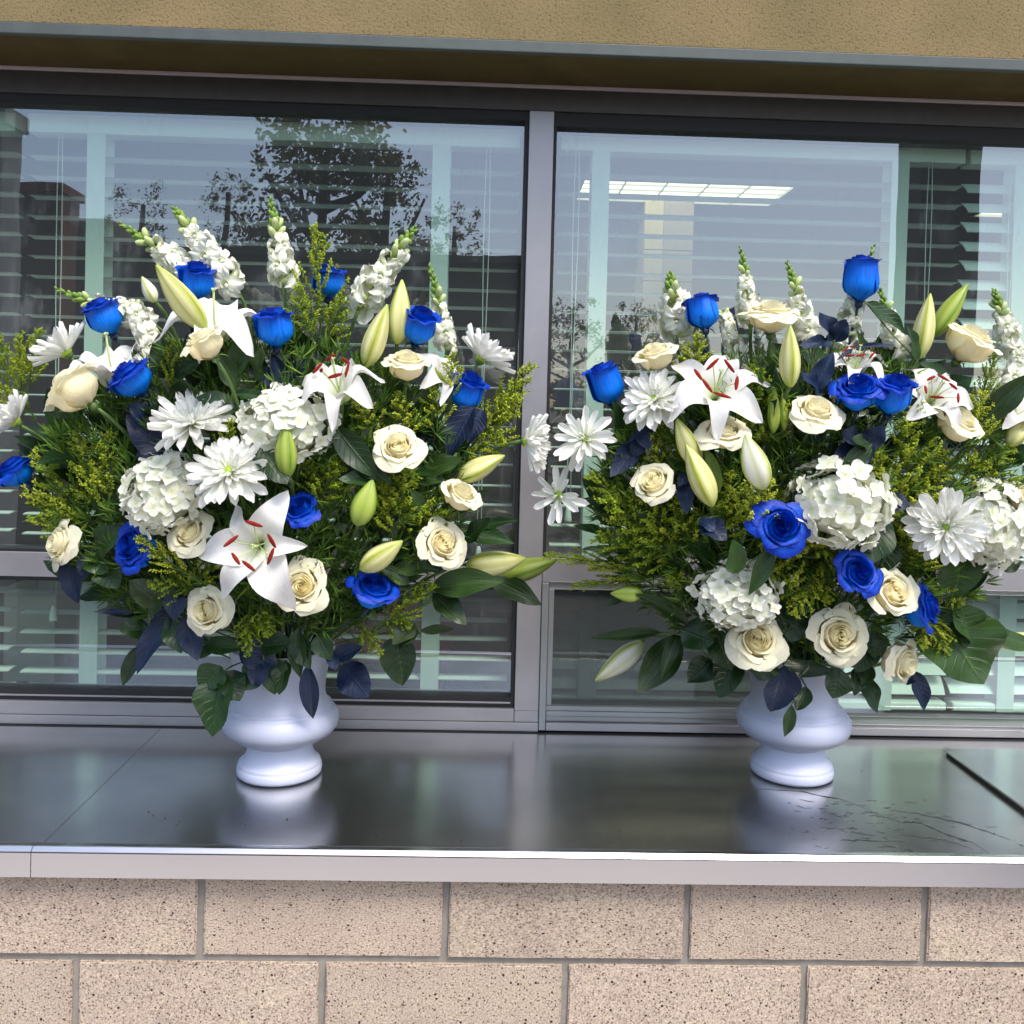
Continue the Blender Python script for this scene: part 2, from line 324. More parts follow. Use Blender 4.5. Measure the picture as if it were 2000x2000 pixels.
def glass_mat(name, tint, ior, dirt=.045):
    m = bpy.data.materials.new(name); m.use_nodes = True; t = m.node_tree; t.nodes.clear()
    o = N(m, 'ShaderNodeOutputMaterial'); tr = N(m, 'ShaderNodeBsdfTransparent'); tr.inputs[0].default_value = (*tint, 1)
    gl = N(m, 'ShaderNodeBsdfGlossy'); gl.inputs['Roughness'].default_value = 0; gl.inputs[0].default_value = (.97,.98,1,1)
    fr = N(m, 'ShaderNodeFresnel'); gb = N(m, 'ShaderNodeNewGeometry'); L(m, math_(m, 'POWER', ior, math_(m, 'SUBTRACT', 1, math_(m, 'MULTIPLY', gb.outputs['Backfacing'], 2))), fr.inputs[0])
    mx = N(m, 'ShaderNodeMixShader'); L(m, fr.outputs[0], mx.inputs[0]); L(m, tr.outputs[0], mx.inputs[1]); L(m, gl.outputs[0], mx.inputs[2])
    wob = noise_(m, 2.2, 2); b = N(m, 'ShaderNodeBump'); b.inputs['Strength'].default_value = .05; b.inputs['Distance'].default_value = .02
    L(m, wob, b.inputs['Height']); L(m, b.outputs[0], gl.inputs['Normal'])
    df = N(m, 'ShaderNodeBsdfDiffuse'); df.inputs[0].default_value = (.6,.65,.65,1)
    n = noise_(m, 7, 6, 'Object', (1,1,.55), .7); n2 = noise_(m, 45, 4, 'Object', (1,1,.3), .7)
    k = math_(m, 'MULTIPLY', ramp(m, n, [(.52,(0,0,0)),(.72,(1,1,1))]), ramp(m, n2, [(.42,(.1,.1,.1)),(.7,(1,1,1))]))
    k = math_(m, 'ADD', math_(m, 'MULTIPLY', k, .24), dirt)
    m2 = N(m, 'ShaderNodeMixShader'); L(m, k, m2.inputs[0]); L(m, mx.outputs[0], m2.inputs[1]); L(m, df.outputs[0], m2.inputs[2]); L(m, m2.outputs[0], o.inputs[0]); return m
M['glass'] = glass_mat('tinted_window_glass', (.75,.91,.81), 2.5)
def screen_mat():
    m = bpy.data.materials.new('insect_mesh'); m.use_nodes = True; t = m.node_tree; t.nodes.clear()
    o = N(m, 'ShaderNodeOutputMaterial'); tr = N(m, 'ShaderNodeBsdfTransparent'); df = N(m, 'ShaderNodeBsdfDiffuse'); df.inputs[0].default_value = (.14,.145,.14,1)
    mx = N(m, 'ShaderNodeMixShader'); mx.inputs[0].default_value = .36; L(m, tr.outputs[0], mx.inputs[1]); L(m, df.outputs[0], mx.inputs[2]); L(m, mx.outputs[0], o.inputs[0]); return m
M['screen'] = screen_mat()
m = mat('white_blind', (.88,.90,.87), .45); M['slat'] = m
M['tape'] = mat('blind_tape', (.74,.79,.74), .8)
M['cord'] = mat('blind_cord', (.75,.77,.74), .8)
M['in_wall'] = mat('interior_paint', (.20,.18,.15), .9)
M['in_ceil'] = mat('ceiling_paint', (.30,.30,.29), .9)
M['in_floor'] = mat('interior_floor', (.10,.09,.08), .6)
m = mat('lamplit_yellow_pillar', (.86,.72,.40), .8); M['pillar_lit'] = m  # glow of the ceiling light put into this face's yellow
m = mat('beige_block_pillar', (.50,.40,.30), .85); M['pillar_b'] = m
def emit(name, col, s):
    m = bpy.data.materials.new(name); m.use_nodes = True; t = m.node_tree; t.nodes.clear(); o = N(m, 'ShaderNodeOutputMaterial'); e = N(m, 'ShaderNodeEmission')
    e.inputs[0].default_value = (*col, 1); e.inputs[1].default_value = s; L(m, e.outputs[0], o.inputs[0]); return m
M['lamp'] = emit('lit_diffuser', (1, .90, .62), .95)
M['white_metal'] = mat('white_enamel', (.75,.75,.72), .4)
m = mat('concrete_paving', rough=.9, spec=.2); n = noise_(m, 1.5, 6); L(m, ramp(m, n, [(.3,(.42,.385,.37)),(.7,(.52,.475,.455))]), B(m).inputs['Base Color']); M['concrete'] = m
m = mat('asphalt', rough=.95, spec=.2); n = noise_(m, 3, 6); L(m, ramp(m, n, [(.3,(.045,.044,.043)),(.7,(.065,.063,.06))]), B(m).inputs['Base Color']); M['asphalt'] = m
m = mat('dark_brown_wall', (.085,.066,.048), .9); M['brown_wall'] = m
m = mat('red_brick_wall', rough=.9)
bt = N(m, 'ShaderNodeTexBrick'); bt.inputs['Scale'].default_value = 4; bt.inputs[1].default_value = (.22,.06,.035,1); bt.inputs[2].default_value = (.17,.05,.03,1); bt.inputs[3].default_value = (.10,.07,.05,1); bt.inputs['Mortar Size'].default_value = .015
tc = N(m, 'ShaderNodeTexCoord'); L(m, tc.outputs['Object'], bt.inputs[0]); L(m, bt.outputs[0], B(m).inputs['Base Color']); M['brick'] = m
M['grey_post'] = mat('grey_painted_post', (.22,.23,.22), .7)
M['brown_post'] = mat('brown_painted_post', (.045,.036,.025), .7)
M['bark'] = mat('bark', (.06,.045,.03), .95)
m = mat('tree_leaf', (.15,.125,.075), .7, spec=.2); thin(m, (.17,.15,.08), .4); M['tree_leaf'] = m
M['bin_red'] = mat('red_tray', (.35,.02,.03), .5); M['bin_green'] = mat('green_tray', (.10,.16,.05), .5)
M['bin_blue'] = mat('blue_tray', (.02,.18,.30), .5); M['bin_white'] = mat('white_tray', (.5,.5,.48), .5)
M['wood'] = mat('worktop', (.16,.12,.09), .6)
# ================================================================ large structure
ZC, ZL, W = .185, .197, .60
GZ = -.715
b = MB(); b.box(-400, 400, -600, .05, GZ-.5, GZ-.12)
struct(b.build('asphalt_ground', M['asphalt'], smooth=False))
b = MB(); b.box(-30, 30, -2.35, .05, GZ-.119, GZ)
struct(b.build('pavement', M['concrete'], smooth=False))
b = MB(); b.box(-3, 7, .06, 7, GZ-.1, GZ)
struct(b.build('interior_floor', M['in_floor'], smooth=False))

# block wall: every block a part
wall = empty('block_wall', 'speckled pink-tan concrete block wall with grey joints under the steel counter', 'wall')
b = MB(); b.box(-1.9, 3.4, .006, .14, GZ, .147); b.build('mortar', M['mortar'], wall, False)
BW, BH, J = .4064, .2032, .012
def block_mesh(seed):
    rnd = random.Random(seed); b = MB(); w_, h_ = (BW-J)/2, (BH-J)/2; b.box(-w_, w_, 0, .12, -h_, h_)
    me = b.mesh('block', M['block'], False); bm = bmesh.new(); bm.from_mesh(me)
    fe = [e for e in bm.edges if all(abs(v.co.y) < 1e-6 for v in e.verts)]
    bmesh.ops.subdivide_edges(bm, edges=fe, cuts=9, use_grid_fill=False)
    bmesh.ops.bevel(bm, geom=[e for e in bm.edges if all(abs(v.co.y) < 1e-6 for v in e.verts) and len(e.link_faces) == 2], offset=.0022, segments=2, affect='EDGES')
    for v in bm.verts:
        if v.co.y < .01: v.co += V((rnd.uniform(-.0009, .0009), rnd.uniform(-.0003, .0003), rnd.uniform(-.0009, .0009)))
    bm.to_mesh(me); bm.free(); return me
bms = [block_mesh(k) for k in range(4)]
for row, k0 in ((0, 0), (-1, .5), (-2, 0), (-3, .5)):
    for i in range(-4, 8):
        o = inst('block', random.choice(bms), wall, Matrix.Translation((BW*(i+.5+k0), random.uniform(-.0015, .0012), BH*row+BH/2-.0)))
        if row == 0: o.scale = (1, 1, .73); o.location.z = .0758

# stainless counter
ctr = empty('serving_counter', 'long stainless steel serving counter with bright raised front lip', 'counter')
SX = -.2645
for x0, x1 in ((-1.9, SX-.0006), (SX+.0006, 3.4)):
    b = MB(); b.box(x0, x1, .004, W-.012, .155, ZC); b.build('top_panel', M['counter'], ctr, False)
    prof = [(.006, ZC-.001), (.003, ZC+.004), (-.002, ZC+.0085), (-.010, ZL-.0015), (-.020, ZL), (-.0232, ZL-.0004), (-.0296, ZL-.0064), (-.0300, ZL-.0085), (-.030, .149), (-.027, .1475), (.0, .1475)]
    b = MB()
    for X in (x0, x1):
        for y, z in prof: b.v.append(V((X, y, z)))
    n = len(prof)
    for i in range(n-1): b.face((i, i+1, n+i+1, n+i), [(0, 0)]*4)
    b.build('front_lip', M['steel_edge'], ctr, False)
b = MB(); b.box(1.493, 3.3, -.0+.03, .503, ZC+.006, ZC+.0105); b.build('lift_up_flap', M['counter'], ctr, False, bevel=.0012)
b = MB(); b.box(1.499, 3.2, .04, .498, ZC+.0002, ZC+.006); b.build('flap_seal', M['trim'], ctr, False)
b = MB(); b.box(-1.9, 3.4, .004, W-.012, .149, .1548); b.build('underside', M['gasket'], ctr, False)
# dark sealing line between counter and frame
b = MB(); b.box(-1.9, 3.4, W-.012, W+.01, .16, ZC+.0012); b.build('sealant_line', M['gasket'], ctr, False)
# narrow seam lines
b = MB(); b.box(SX-.0006, SX+.0006, .004, W-.012, .155, ZC-.0008); b.build('seam', M['gasket'], ctr, False)

# upper wall
hd = empty('stucco_wall', 'rough tan stucco wall above the window with metal drip trim and brown soffit', 'wall')
YS, ZS = .41, 1.6675
b = MB(); b.box(-1.9, 3.4, YS, .9, 1.692, 3.2); b.build('stucco_face', M['stucco'], hd, False)
b = MB(); b.box(-1.9, 3.4, YS-.004, YS+.012, ZS-.001, 1.6905); b.build('drip_trim', M['trim'], hd, False, bevel=.002)
b = MB(); b.box(-1.9, 3.4, YS+.012, .62, ZS, 1.690); b.build('soffit', M['soffit'], hd, False)
for x0, x1, nm in ((-2.4, -1.9, 'end_pier'), (3.4, 3.9, 'end_pier')):
    b = MB(); b.box(x0, x1, .3, .9, GZ, 3.2); b.build(nm, M['stucco'], hd, False)

# window frame
wf = empty('window_frame', 'grey aluminium window frame with one wide mullion behind the two bouquets', 'window frame')
def part(name, mt, x0, x1, y0, y1, z0, z1, bev=.0012, par=wf): 
    b = MB(); b.box(x0, x1, y0, y1, z0, z1); return b.build(name, mt, par, False, bevel=bev)
MX0, MX1 = .5365, .5925
part('head_rail', M['alu_shaded'], -1.9, 3.4, W, .72, 1.6095, 1.6585)
part('head_lit_edge', M['lit_edge'], -1.9, 3.4, W-.004, .70, 1.6592, 1.6670)
part('mullion', M['alu'], MX0, MX1, W, .72, .234, 1.609)
part('sill_rail', M['alu'], -1.9, MX0-.0008, W, .72, .208, .238)
part('mullion_foot', M['alu'], MX0, MX1, W, .72, .208, .2335)
part('sill_base', M['alu'], -1.9, MX1, W-.003, .72, .1865, .2072)
part('transom_bar', M['alu'], -1.9, MX0-.001, W+.002, .72, .5215, .577)
part('transom_bar', M['alu'], MX1+.001, 3.4, W+.002, .72, .533, .5875)
part('glazing_gasket', M['gasket'], -1.9, MX0-.001, W+.008, .70, 1.588, 1.609, 0)
part('glazing_gasket', M['gasket'], MX1+.001, 3.4, W+.008, .70, 1.578, 1.609, 0)
part('glazing_gasket', M['gasket'], MX0-.0095, MX0-.001, W+.010, .70, .5775, 1.5875, 0)
part('glazing_gasket', M['gasket'], MX0-.0085, MX0-.001, W+.010, .70, .2385, .521, 0)
part('glazing_gasket', M['gasket'], MX1+.001, MX1+.008, W+.010, .70, .588, 1.5775, 0)
part('glazing_gasket', M['gasket'], -1.9, MX0-.009, W+.010, .70, .2385, .2475, 0)
part('glazing_bead', M['alu'], -1.9, MX0-.009, W+.006, .64, .2476, .2515)
part('glazing_gasket', M['gasket'], -1.9, MX0-.009, W+.010, .66, .2516, .262, 0)
part('glazing_gasket', M['gasket'], -1.9, MX0-.009, W+.010, .66, .5115, .5214, 0)
part('glazing_gasket', M['gasket'], -1.9, MX0-.009, W+.010, .66, .5771, .583, 0)
# lower right sliding sash with insect screen
part('sash_jamb', M['alu_dark'], MX1+.0008, MX1+.0165, W-.004, .70, .190, .532)
part('sash_stile', M['alu_dark'], MX1+.0175, MX1+.030, W+.008, .66, .245, .515)
part('sash_rail', M['alu_dark'], MX1+.0175, 1.196, W+.008, .66, .5155, .5325)
part('sash_rail', M['alu_dark'], MX1+.0175, 1.196, W+.006, .66, .2335, .2445)
part('sash_stile', M['alu_dark'], 1.166, 1.196, W+.008, .66, .245, .515)
part('sill_track', M['alu_dark'], MX1+.0175, 1.21, W+.004, .66, .2215, .2330)
part('sill_track', M['alu_dark'], MX1+.0175, 1.21, W+.008, .66, .2085, .2205)
part('sill_base', M['alu'], MX1+.0175, 3.4, W-.003, .72, .1895, .2075)
part('track_lip', M['alu_dark'], 1.2115, 3.4, W+.012, .64, .208, .2115)
part('sash_rail', M['alu_dark'], 1.197, 3.4, W+.02, .66, .520, .5325)
b = MB(); b.box(MX1+.030, 1.166, W+.018, W+.0185, .2446, .5154); b.build('insect_screen', M['screen'], wf, False)
def pane(x0, x1, z0, z1, y=GLASS_Y):
    b = MB(); b.v = [V((x0, y, z0)), V((x1, y, z0)), V((x1, y, z1)), V((x0, y, z1))]; b.face((0, 1, 2, 3), [(0,0),(1,0),(1,1),(0,1)])
    return b.build('glass_pane', M['glass'], wf, False)
pane(-1.9, MX0-.002, .578, 1.600); pane(MX1+.002, 3.4, .588, 1.600)
pane(-1.9, MX0-.002, .250, .521); pane(MX1+.031, 1.166, .245, .515, .640); pane(1.2, 3.4, .209, .520, .655)

# blinds
def blind(x0, x1, ztop, zbot, y, tapes, cords, label, tilt=0, low_tilt=None, rail_tilt=0, dz=0):
    t = empty('window_blind', label, 'blind', 'horizontal blinds behind the glass', Matrix.Translation((x0, y, 0)))
    Wd = x1-x0
    b = MB(); b.box(0, Wd, -.025, .03, ztop, ztop+.045); b.build('head_rail', M['slat'], t, False, bevel=.003)
    me = MB().grid(lambda u, v: (u*Wd, (v-.5)*.048, .0025*(1-(2*v-1)**2)), 12, 4)
    me.grid(lambda u, v: (u*Wd, (v-.5)*.048, -.002+.0025*(1-(2*v-1)**2)), 12, 4)
    me = me.mesh('slat', M['slat'])
    z = ztop-.052+dz; k = 0
    n = int((z-zbot)/.0466)
    while z > zbot+.03:
        a = tilt
        if low_tilt is not None and k > n-8: a = low_tilt*min(1, (k-(n-8))/3)
        inst('slat', me, t, Matrix.Translation((random.uniform(-.002, .002), 0, z)) @ Matrix.Rotation(a+random.uniform(-.02, .02), 4, 'X') @ Matrix.Rotation(random.uniform(-.0025, .0025), 4, 'Y'))
        z -= .0466; k += 1
    b = MB(); b.box(0, Wd, -.025, .025, zbot, zbot+.02); o = b.build('bottom_rail', M['slat'], t, False, bevel=.004); o.rotation_euler.y = rail_tilt
    for tx in tapes:
        b = MB(); b.box(tx-x0-.021, tx-x0+.021, -.0275, -.0268, zbot, ztop); b.build('ladder_tape', M['tape'], t, False)
        b = MB(); b.box(tx-x0-.021, tx-x0+.021, .0268, .0275, zbot, ztop); b.build('ladder_tape', M['tape'], t, False)
    for cx_, zlow in cords:
        for d in (-.004, .004):
            pts = [V((cx_-x0+d*(1+.6*math.sin(k*.9)), -.031, lerp(ztop, zlow, k/8))) for k in range(9)]
            MB().tube(pts, .0012, 5).build('lift_cord', M['cord'], t)
        MB().lathe([(.0, .0), (.009, .0), (.0095, .006), (.006, .03), (.003, .038), (0, .038)], 12).build('cord_tassel', M['cord'], t).location = (cx_-x0, -.031, zlow-.036)
    return t
BY = .705
blind(-1.9, -.655, 1.545, .225, BY, [-1.3], [], 'white blind at the far left edge, its slat ends just showing', dz=.004)
blind(-.628, .520, 1.545, .225, BY, [-.4674, .335], [(-.548, .44), (.445, .60)], 'wide white horizontal blind behind the left bouquet')
blind(.615, 1.588, 1.545, .225, BY, [.712, 1.4295], [(.655, .70), (1.50, .8)], 'white horizontal blind behind the right bouquet, left of the dark gap', low_tilt=.95, rail_tilt=0)
blind(1.600, 3.2, 1.545, .225, BY, [1.73, 2.4], [(1.70, .9)], 'half closed white blind at the right edge of the picture', tilt=.66, rail_tilt=.012)

# interior room
b = MB(); b.box(-3, 7, 6.2, 6.3, GZ, 2.3); struct(b.build('interior_back_wall', M['in_wall'], smooth=False))
b = MB(); b.box(-3.1, -3, .75, 6.3, GZ, 2.3); b.box(7, 7.1, .75, 6.3, GZ, 2.3); struct(b.build('interior_side_wall', M['in_wall'], smooth=False))
CZ = 2.26
b = MB(); b.box(-3, 7, .75, 6.3, CZ, CZ+.05); struct(b.build('interior_ceiling', M['in_ceil'], smooth=False))
b = MB(); b.box(-3, 7, .74, .78, 1.70, CZ); b.box(-3, 7, .74, .78, GZ, .15); struct(b.build('interior_front_wall', M['in_wall'], smooth=False))
def troffer(x0, x1, y0, y1, label):
    t = empty('ceiling_light', label, 'ceiling light', 'lit ceiling lights inside the room', Matrix.Translation((x0, y0, CZ)))
    w_, d_ = x1-x0, y1-y0
    b = MB(); b.box(0, w_, 0, d_, -.012, -.008); b.build('diffuser', M['lamp'], t, False)
    b = MB()
    for a in ((-.03, 0, -.03, d_+.03), (w_, w_+.03, -.03, d_+.03), (0, w_, -.03, 0), (0, w_, d_, d_+.03)): b.box(a[0], a[1], a[2], a[3], -.03, -.002)
    b.build('housing', M['white_metal'], t, False)
    n = 5
    for k in range(1, n): b = MB(); b.box(w_*k/n-.004, w_*k/n+.004, 0, d_, -.022, -.0125); b.build('louvre', M['white_metal'], t, False)
    for k in range(1, 4): b = MB(); b.box(0, w_, d_*k/4-.003, d_*k/4+.003, -.0215, -.0126); b.build('louvre', M['white_metal'], t, False)
a_, c_ = atz(1143, 342, CZ), atz(1506, 393, CZ); e_ = atz(1543, 362, CZ)
troffer(a_.x, e_.x, a_.y, c_.y, 'long lit ceiling light seen through the right window')
f_ = atz(1966, 387, CZ); troffer(f_.x, f_.x+1.2, a_.y+.1, c_.y+.1, 'lit ceiling light at the far right edge of the window')
PY = 4.2
p0, p1, p2 = at(1256, 560, PY).x, at(1293, 560, PY).x, at(1351, 560, PY).x
pl = empty('pillar', 'beige block pillar, lamplight coloured into its yellow face, inside the room, below the ceiling light', 'pillar')
z = GZ; k = 0
while z < CZ-.02:
    h = min(.19, CZ-.004-z)
    b = MB(); b.box(p0, p1-.003, PY, PY+.3, z, z+h-.008); b.build('block', M['pillar_lit'], pl, False)
    b = MB(); b.box(p1, p2, PY+.002, PY+.3, z, z+h-.008); b.build('block', M['pillar_b'], pl, False)
    z += .19; k += 1
b = MB(); b.box(p0+.01, p2-.01, PY+.02, PY+.28, GZ, CZ); b.build('core', M['gasket'], pl, False)
# worktop and trays just inside
b = MB(); b.box(-1.6, 3.2, .80, 1.5, .10, .135)
wt = empty('worktop', 'brown worktop inside the window behind the glass', 'worktop'); b.build('board', M['wood'], wt, False)
for x in (-1.5, .6, 3.1): b = MB(); b.box(x-.03, x+.03, .85, 1.45, GZ, .0995); b.build('leg', M['wood'], wt, False)
def tray(px, py, Y, w_, d_, h_, mt, label):
    p = at(px, py, Y); t = empty('storage_tray', label, 'tray', None, Matrix.Translation((p.x, Y, .136)))
    b = MB(); th = .004
    b.box(-w_/2, w_/2, -d_/2, d_/2, 0, th); b.box(-w_/2, w_/2, -d_/2, -d_/2+th, th, h_); b.box(-w_/2, w_/2, d_/2-th, d_/2, th, h_)
    b.box(-w_/2, -w_/2+th, -d_/2+th, d_/2-th, th, h_); b.box(w_/2-th, w_/2, -d_/2+th, d_/2-th, th, h_); b.build('body', mt, t, False)
    b = MB(); b.box(-w_/2-.008, w_/2+.008, -d_/2-.008, -d_/2-.0005, h_-.012, h_); b.box(-w_/2-.008, w_/2+.008, d_/2+.0005, d_/2+.008, h_-.012, h_)
    b.box(-w_/2-.008, -w_/2-.0005, -d_/2, d_/2, h_-.012, h_); b.box(w_/2+.0005, w_/2+.008, -d_/2, d_/2, h_-.012, h_); b.build('rim', mt, t, False)
tray(750, 1310, .98, .24, .22, .07, M['bin_green'], 'low green tray inside the window beside the left vase')
tray(700, 1265, 1.25, .55, .16, .19, M['bin_red'], 'red tray behind the green tray inside the window')
tray(905, 1340, .95, .10, .16, .06, M['bin_blue'], 'small blue tray inside the window left of the mullion')
tray(90, 1180, 1.2, .14, .2, .26, M['bin_white'], 'white bin inside the window at the lower left')
tray(1120, 1240, 1.1, .3, .2, .2, M['bin_white'], 'white bin behind the insect screen')

# ================================================================ behind the photographer (seen in the glass)
def refl_box(pxl, pxr, pytop, Y, depth, mt, name, label, cat, py_ref=None):
    a, c = mirrored(pxl, pytop, Y), mirrored(pxr, pytop, Y); t = empty(name, label, cat)
    return t, min(a.x, c.x), max(a.x, c.x), a.z
t, x0, x1, z1 = refl_box(118, 1020, 480, -16, 4, None, 'low_building', 'low dark brown building reflected in the left window', 'building')
b = MB(); b.box(x0, x1, -20, -16, GZ-.11, z1-.15); b.build('wall', M['brown_wall'], t, False)
b = MB(); b.box(x0-.2, x1+.2, -20.3, -15.7, z1-.145, z1); b.build('roof', M['brown_wall'], t, False)
a_, c_ = mirrored(118, 426, -16), mirrored(222, 426, -16)
b = MB(); b.box(a_.x, c_.x, -19, -15.9, z1+.002, a_.z); b.build('upper_storey', M['brown_wall'], t, False)
for k in range(5):
    xx = lerp(x0, x1, (k+.5)/5); b = MB(); b.box(xx-.5, xx+.5, -15.999, -15.97, GZ+1, GZ+2.1); b.build('window', M['gasket'], t, False)
t, x0, x1, z1 = refl_box(23, 118, 358, -9, 3, None, 'brick_building', 'red brick building end reflected at the far left of the window', 'building')
b = MB(); b.box(x0, x1, -9.5, -9, GZ-.11, z1-.1); b.build('wall', M['brick'], t, False)
b = MB(); b.box(x0-.05, x1+.05, -9.55, -8.95, z1-.098, z1); b.build('parapet', M['brick'], t, False)
def post(pxl, pxr, Y, mt, label, lean=0):
    a, c = mirrored(pxl, 550, Y), mirrored(pxr, 550, Y); r = (c.x-a.x)/2
    t = empty('canopy_post', label, 'post', None, Matrix.Translation(((a.x+c.x)/2, Y, GZ-.119)))
    b = MB(); b.box(-r, r, -r, r, .12, 3.45); o = b.build('shaft', mt, t, False, bevel=.01)
    b = MB(); b.box(-r*1.35, r*1.35, -r*1.35, r*1.35, 0, .119); b.build('base', M['concrete'], t, False)
    b = MB(); b.box(-r*1.2, r*1.2, -r*1.2, r*1.2, 3.451, 3.55); b.build('cap', mt, t, False)
    t.rotation_euler.y = lean
post(1768, 1880, -2.6, M['brown_post'], 'dark brown post reflected as a dark band right of the window centre', -.0)
post(-60, 21, -3.2, M['grey_post'], 'grey post reflected at the left edge of the window')

def tree(px, pytop, pxw, Y, label, dens=1.0, low=None):
    p = mirrored(px, pytop, Y); x, zt = p.x, p.z; dist = (1.26-Y)-CAM.y
    wd = pxw*dist/F; H = zt-GZ+.12; t = empty('tree', label, 'tree', 'trees reflected in the window', Matrix.Translation((x, Y, GZ-.12)))
    rnd = random.Random(int(px)); b = MB()
    b.tube([(0,0,0), (.05*wd,0,H*.3), (-.02*wd,.1,H*.6), (.03*wd,0,H*.93)], lambda k: lerp(.03*H, .008*H, k), 8)
    for k in range(9):
        a = rnd.uniform(0, 2*PI); z0 = H*rnd.uniform(.25, .75); q = V((math.cos(a)*wd*.42, math.sin(a)*wd*.42, z0+H*rnd.uniform(.08, .2)))
        b.tube([V((0,0,z0)), V((q.x*.5, q.y*.5, z0+H*.05)), q], lambda k: lerp(.012*H, .004*H, k), 5)
    b.build('trunk', M['bark'], t)
    b = MB(); clumps = []
    for k in range(int(70*dens)):
        a = rnd.uniform(0, 2*PI); zz = rnd.uniform(.28, 1); rr = math.sqrt(rnd.random())*wd*.5*(.45+.75*math.sin(PI*min(1, zz*.82+.1)))
        clumps.append((V((math.cos(a)*rr, math.sin(a)*rr, zz*H)), wd*rnd.uniform(.04, .11)))
    for c, r in clumps:
        for k in range(44):
            q = V((rnd.gauss(0, 1), rnd.gauss(0, 1), rnd.gauss(0, 1)))*r*.62; s = wd*.021*rnd.uniform(.6, 1.4)
            u_ = V((rnd.gauss(0,1), rnd.gauss(0,1), rnd.gauss(0,1))).normalized(); v_ = u_.orthogonal().normalized(); n0 = len(b.v); p_ = c+q
            b.v += [p_-u_*s, p_+v_*s*.6, p_+u_*s, p_-v_*s*.6]; b.face((n0, n0+1, n0+2, n0+3))
    b.build('crown', M['tree_leaf'], t, False)
tree(635, 228, 330, -22, 'tall dark tree reflected in the middle of the left window', 2.0)
tree(755, 290, 200, -21, 'tree beside the tallest one, reflected below the streaky glass', 1.3)
tree(440, 335, 110, -23, 'slim tree reflected left of the tallest tree', 1.0)
tree(275, 362, 130, -24, 'smaller tree reflected at the left of the tree group', 1.0)
tree(890, 405, 150, -20, 'tree reflected left of the mullion', 1.2)
tree(1008, 540, 70, -30, 'small tree reflected just behind the mullion', .9)
tree(1120, 590, 150, -40, 'far tree reflected low in the right window', 1.0)
tree(1235, 600, 120, -44, 'second far tree reflected low in the right window', .9)
b = MB(); rnd = random.Random(4)
for k in range(2600):
    x = rnd.uniform(-60, 70); h = 2.0+1.2*noise.noise(V((x*.12, 0, 3))); p_ = V((x, -58+rnd.uniform(-2, 2), GZ+rnd.random()*max(.5, h)*1.6)); s = .5
    u_ = V((rnd.gauss(0,1), rnd.gauss(0,1), rnd.gauss(0,1))).normalized(); v_ = u_.orthogonal().normalized(); n0 = len(b.v)
    b.v += [p_-u_*s, p_+v_*s, p_+u_*s, p_-v_*s]; b.face((n0, n0+1, n0+2, n0+3))
o = b.build('distant_treeline', M['tree_leaf'], None, False); o['kind'] = 'stuff'; o['label'] = 'low distant tree line reflected in the right window'
# ================================================================ vases
VP = [(0,0),(.080,0),(.0845,.004),(.0855,.011),(.0845,.018),(.0825,.0215),(.0822,.0265),(.0765,.0305),(.0710,.037),(.0668,.046),(.0645,.055),(.0640,.0635),(.0665,.0655),(.074,.0695),(.090,.077),(.105,.086),(.114,.097),(.1175,.110),(.1165,.121),(.111,.131),(.1085,.1335),(.1022,.1355),(.1012,.1375),(.1025,.1395),(.1025,.1435),(.0975,.1462),(.0945,.1495),(.0910,.156),(.0890,.165),(.0885,.178),(.0900,.195),(.0935,.215),(.0990,.235),(.1055,.252),(.108,.258),(.106,.261),(.102,.259),(.095,.243),(.086,.220),(.082,.19),(.082,.15),(.07,.1),(0,.09)]
def vase(cx, cy, s, label):
    t = empty('pedestal_vase', label, 'vase', 'white vases on the counter', Matrix.Translation((cx, cy, ZC+.0004)) @ Matrix.Scale(s, 4))
    i = next(k for k, p in enumerate(VP) if p[1] > .0615)
    dense = []
    for k in range(len(VP)-1):
        a, b_ = VP[k], VP[k+1]
        dense.append(a); dense.append(((a[0]+b_[0])/2, (a[1]+b_[1])/2))
    dense.append(VP[-1])
    MB().lathe(dense[:2*i+1], 64).build('foot', M['vase'], t); MB().lathe(dense[2*i:], 64).build('bowl', M['vase'], t)
    return V((cx, cy, ZC+.25*s))
pL, pR = atz(526, 1543, ZC), atz(1541.5, 1536, ZC)
MOUTH = {'L': vase(at(546, 1500, .336).x, .336, .985, 'white plastic pedestal vase holding the left bouquet'),
         'R': vase(at(1546, 1500, .372).x, .372, .985, 'white plastic pedestal vase holding the right bouquet')}

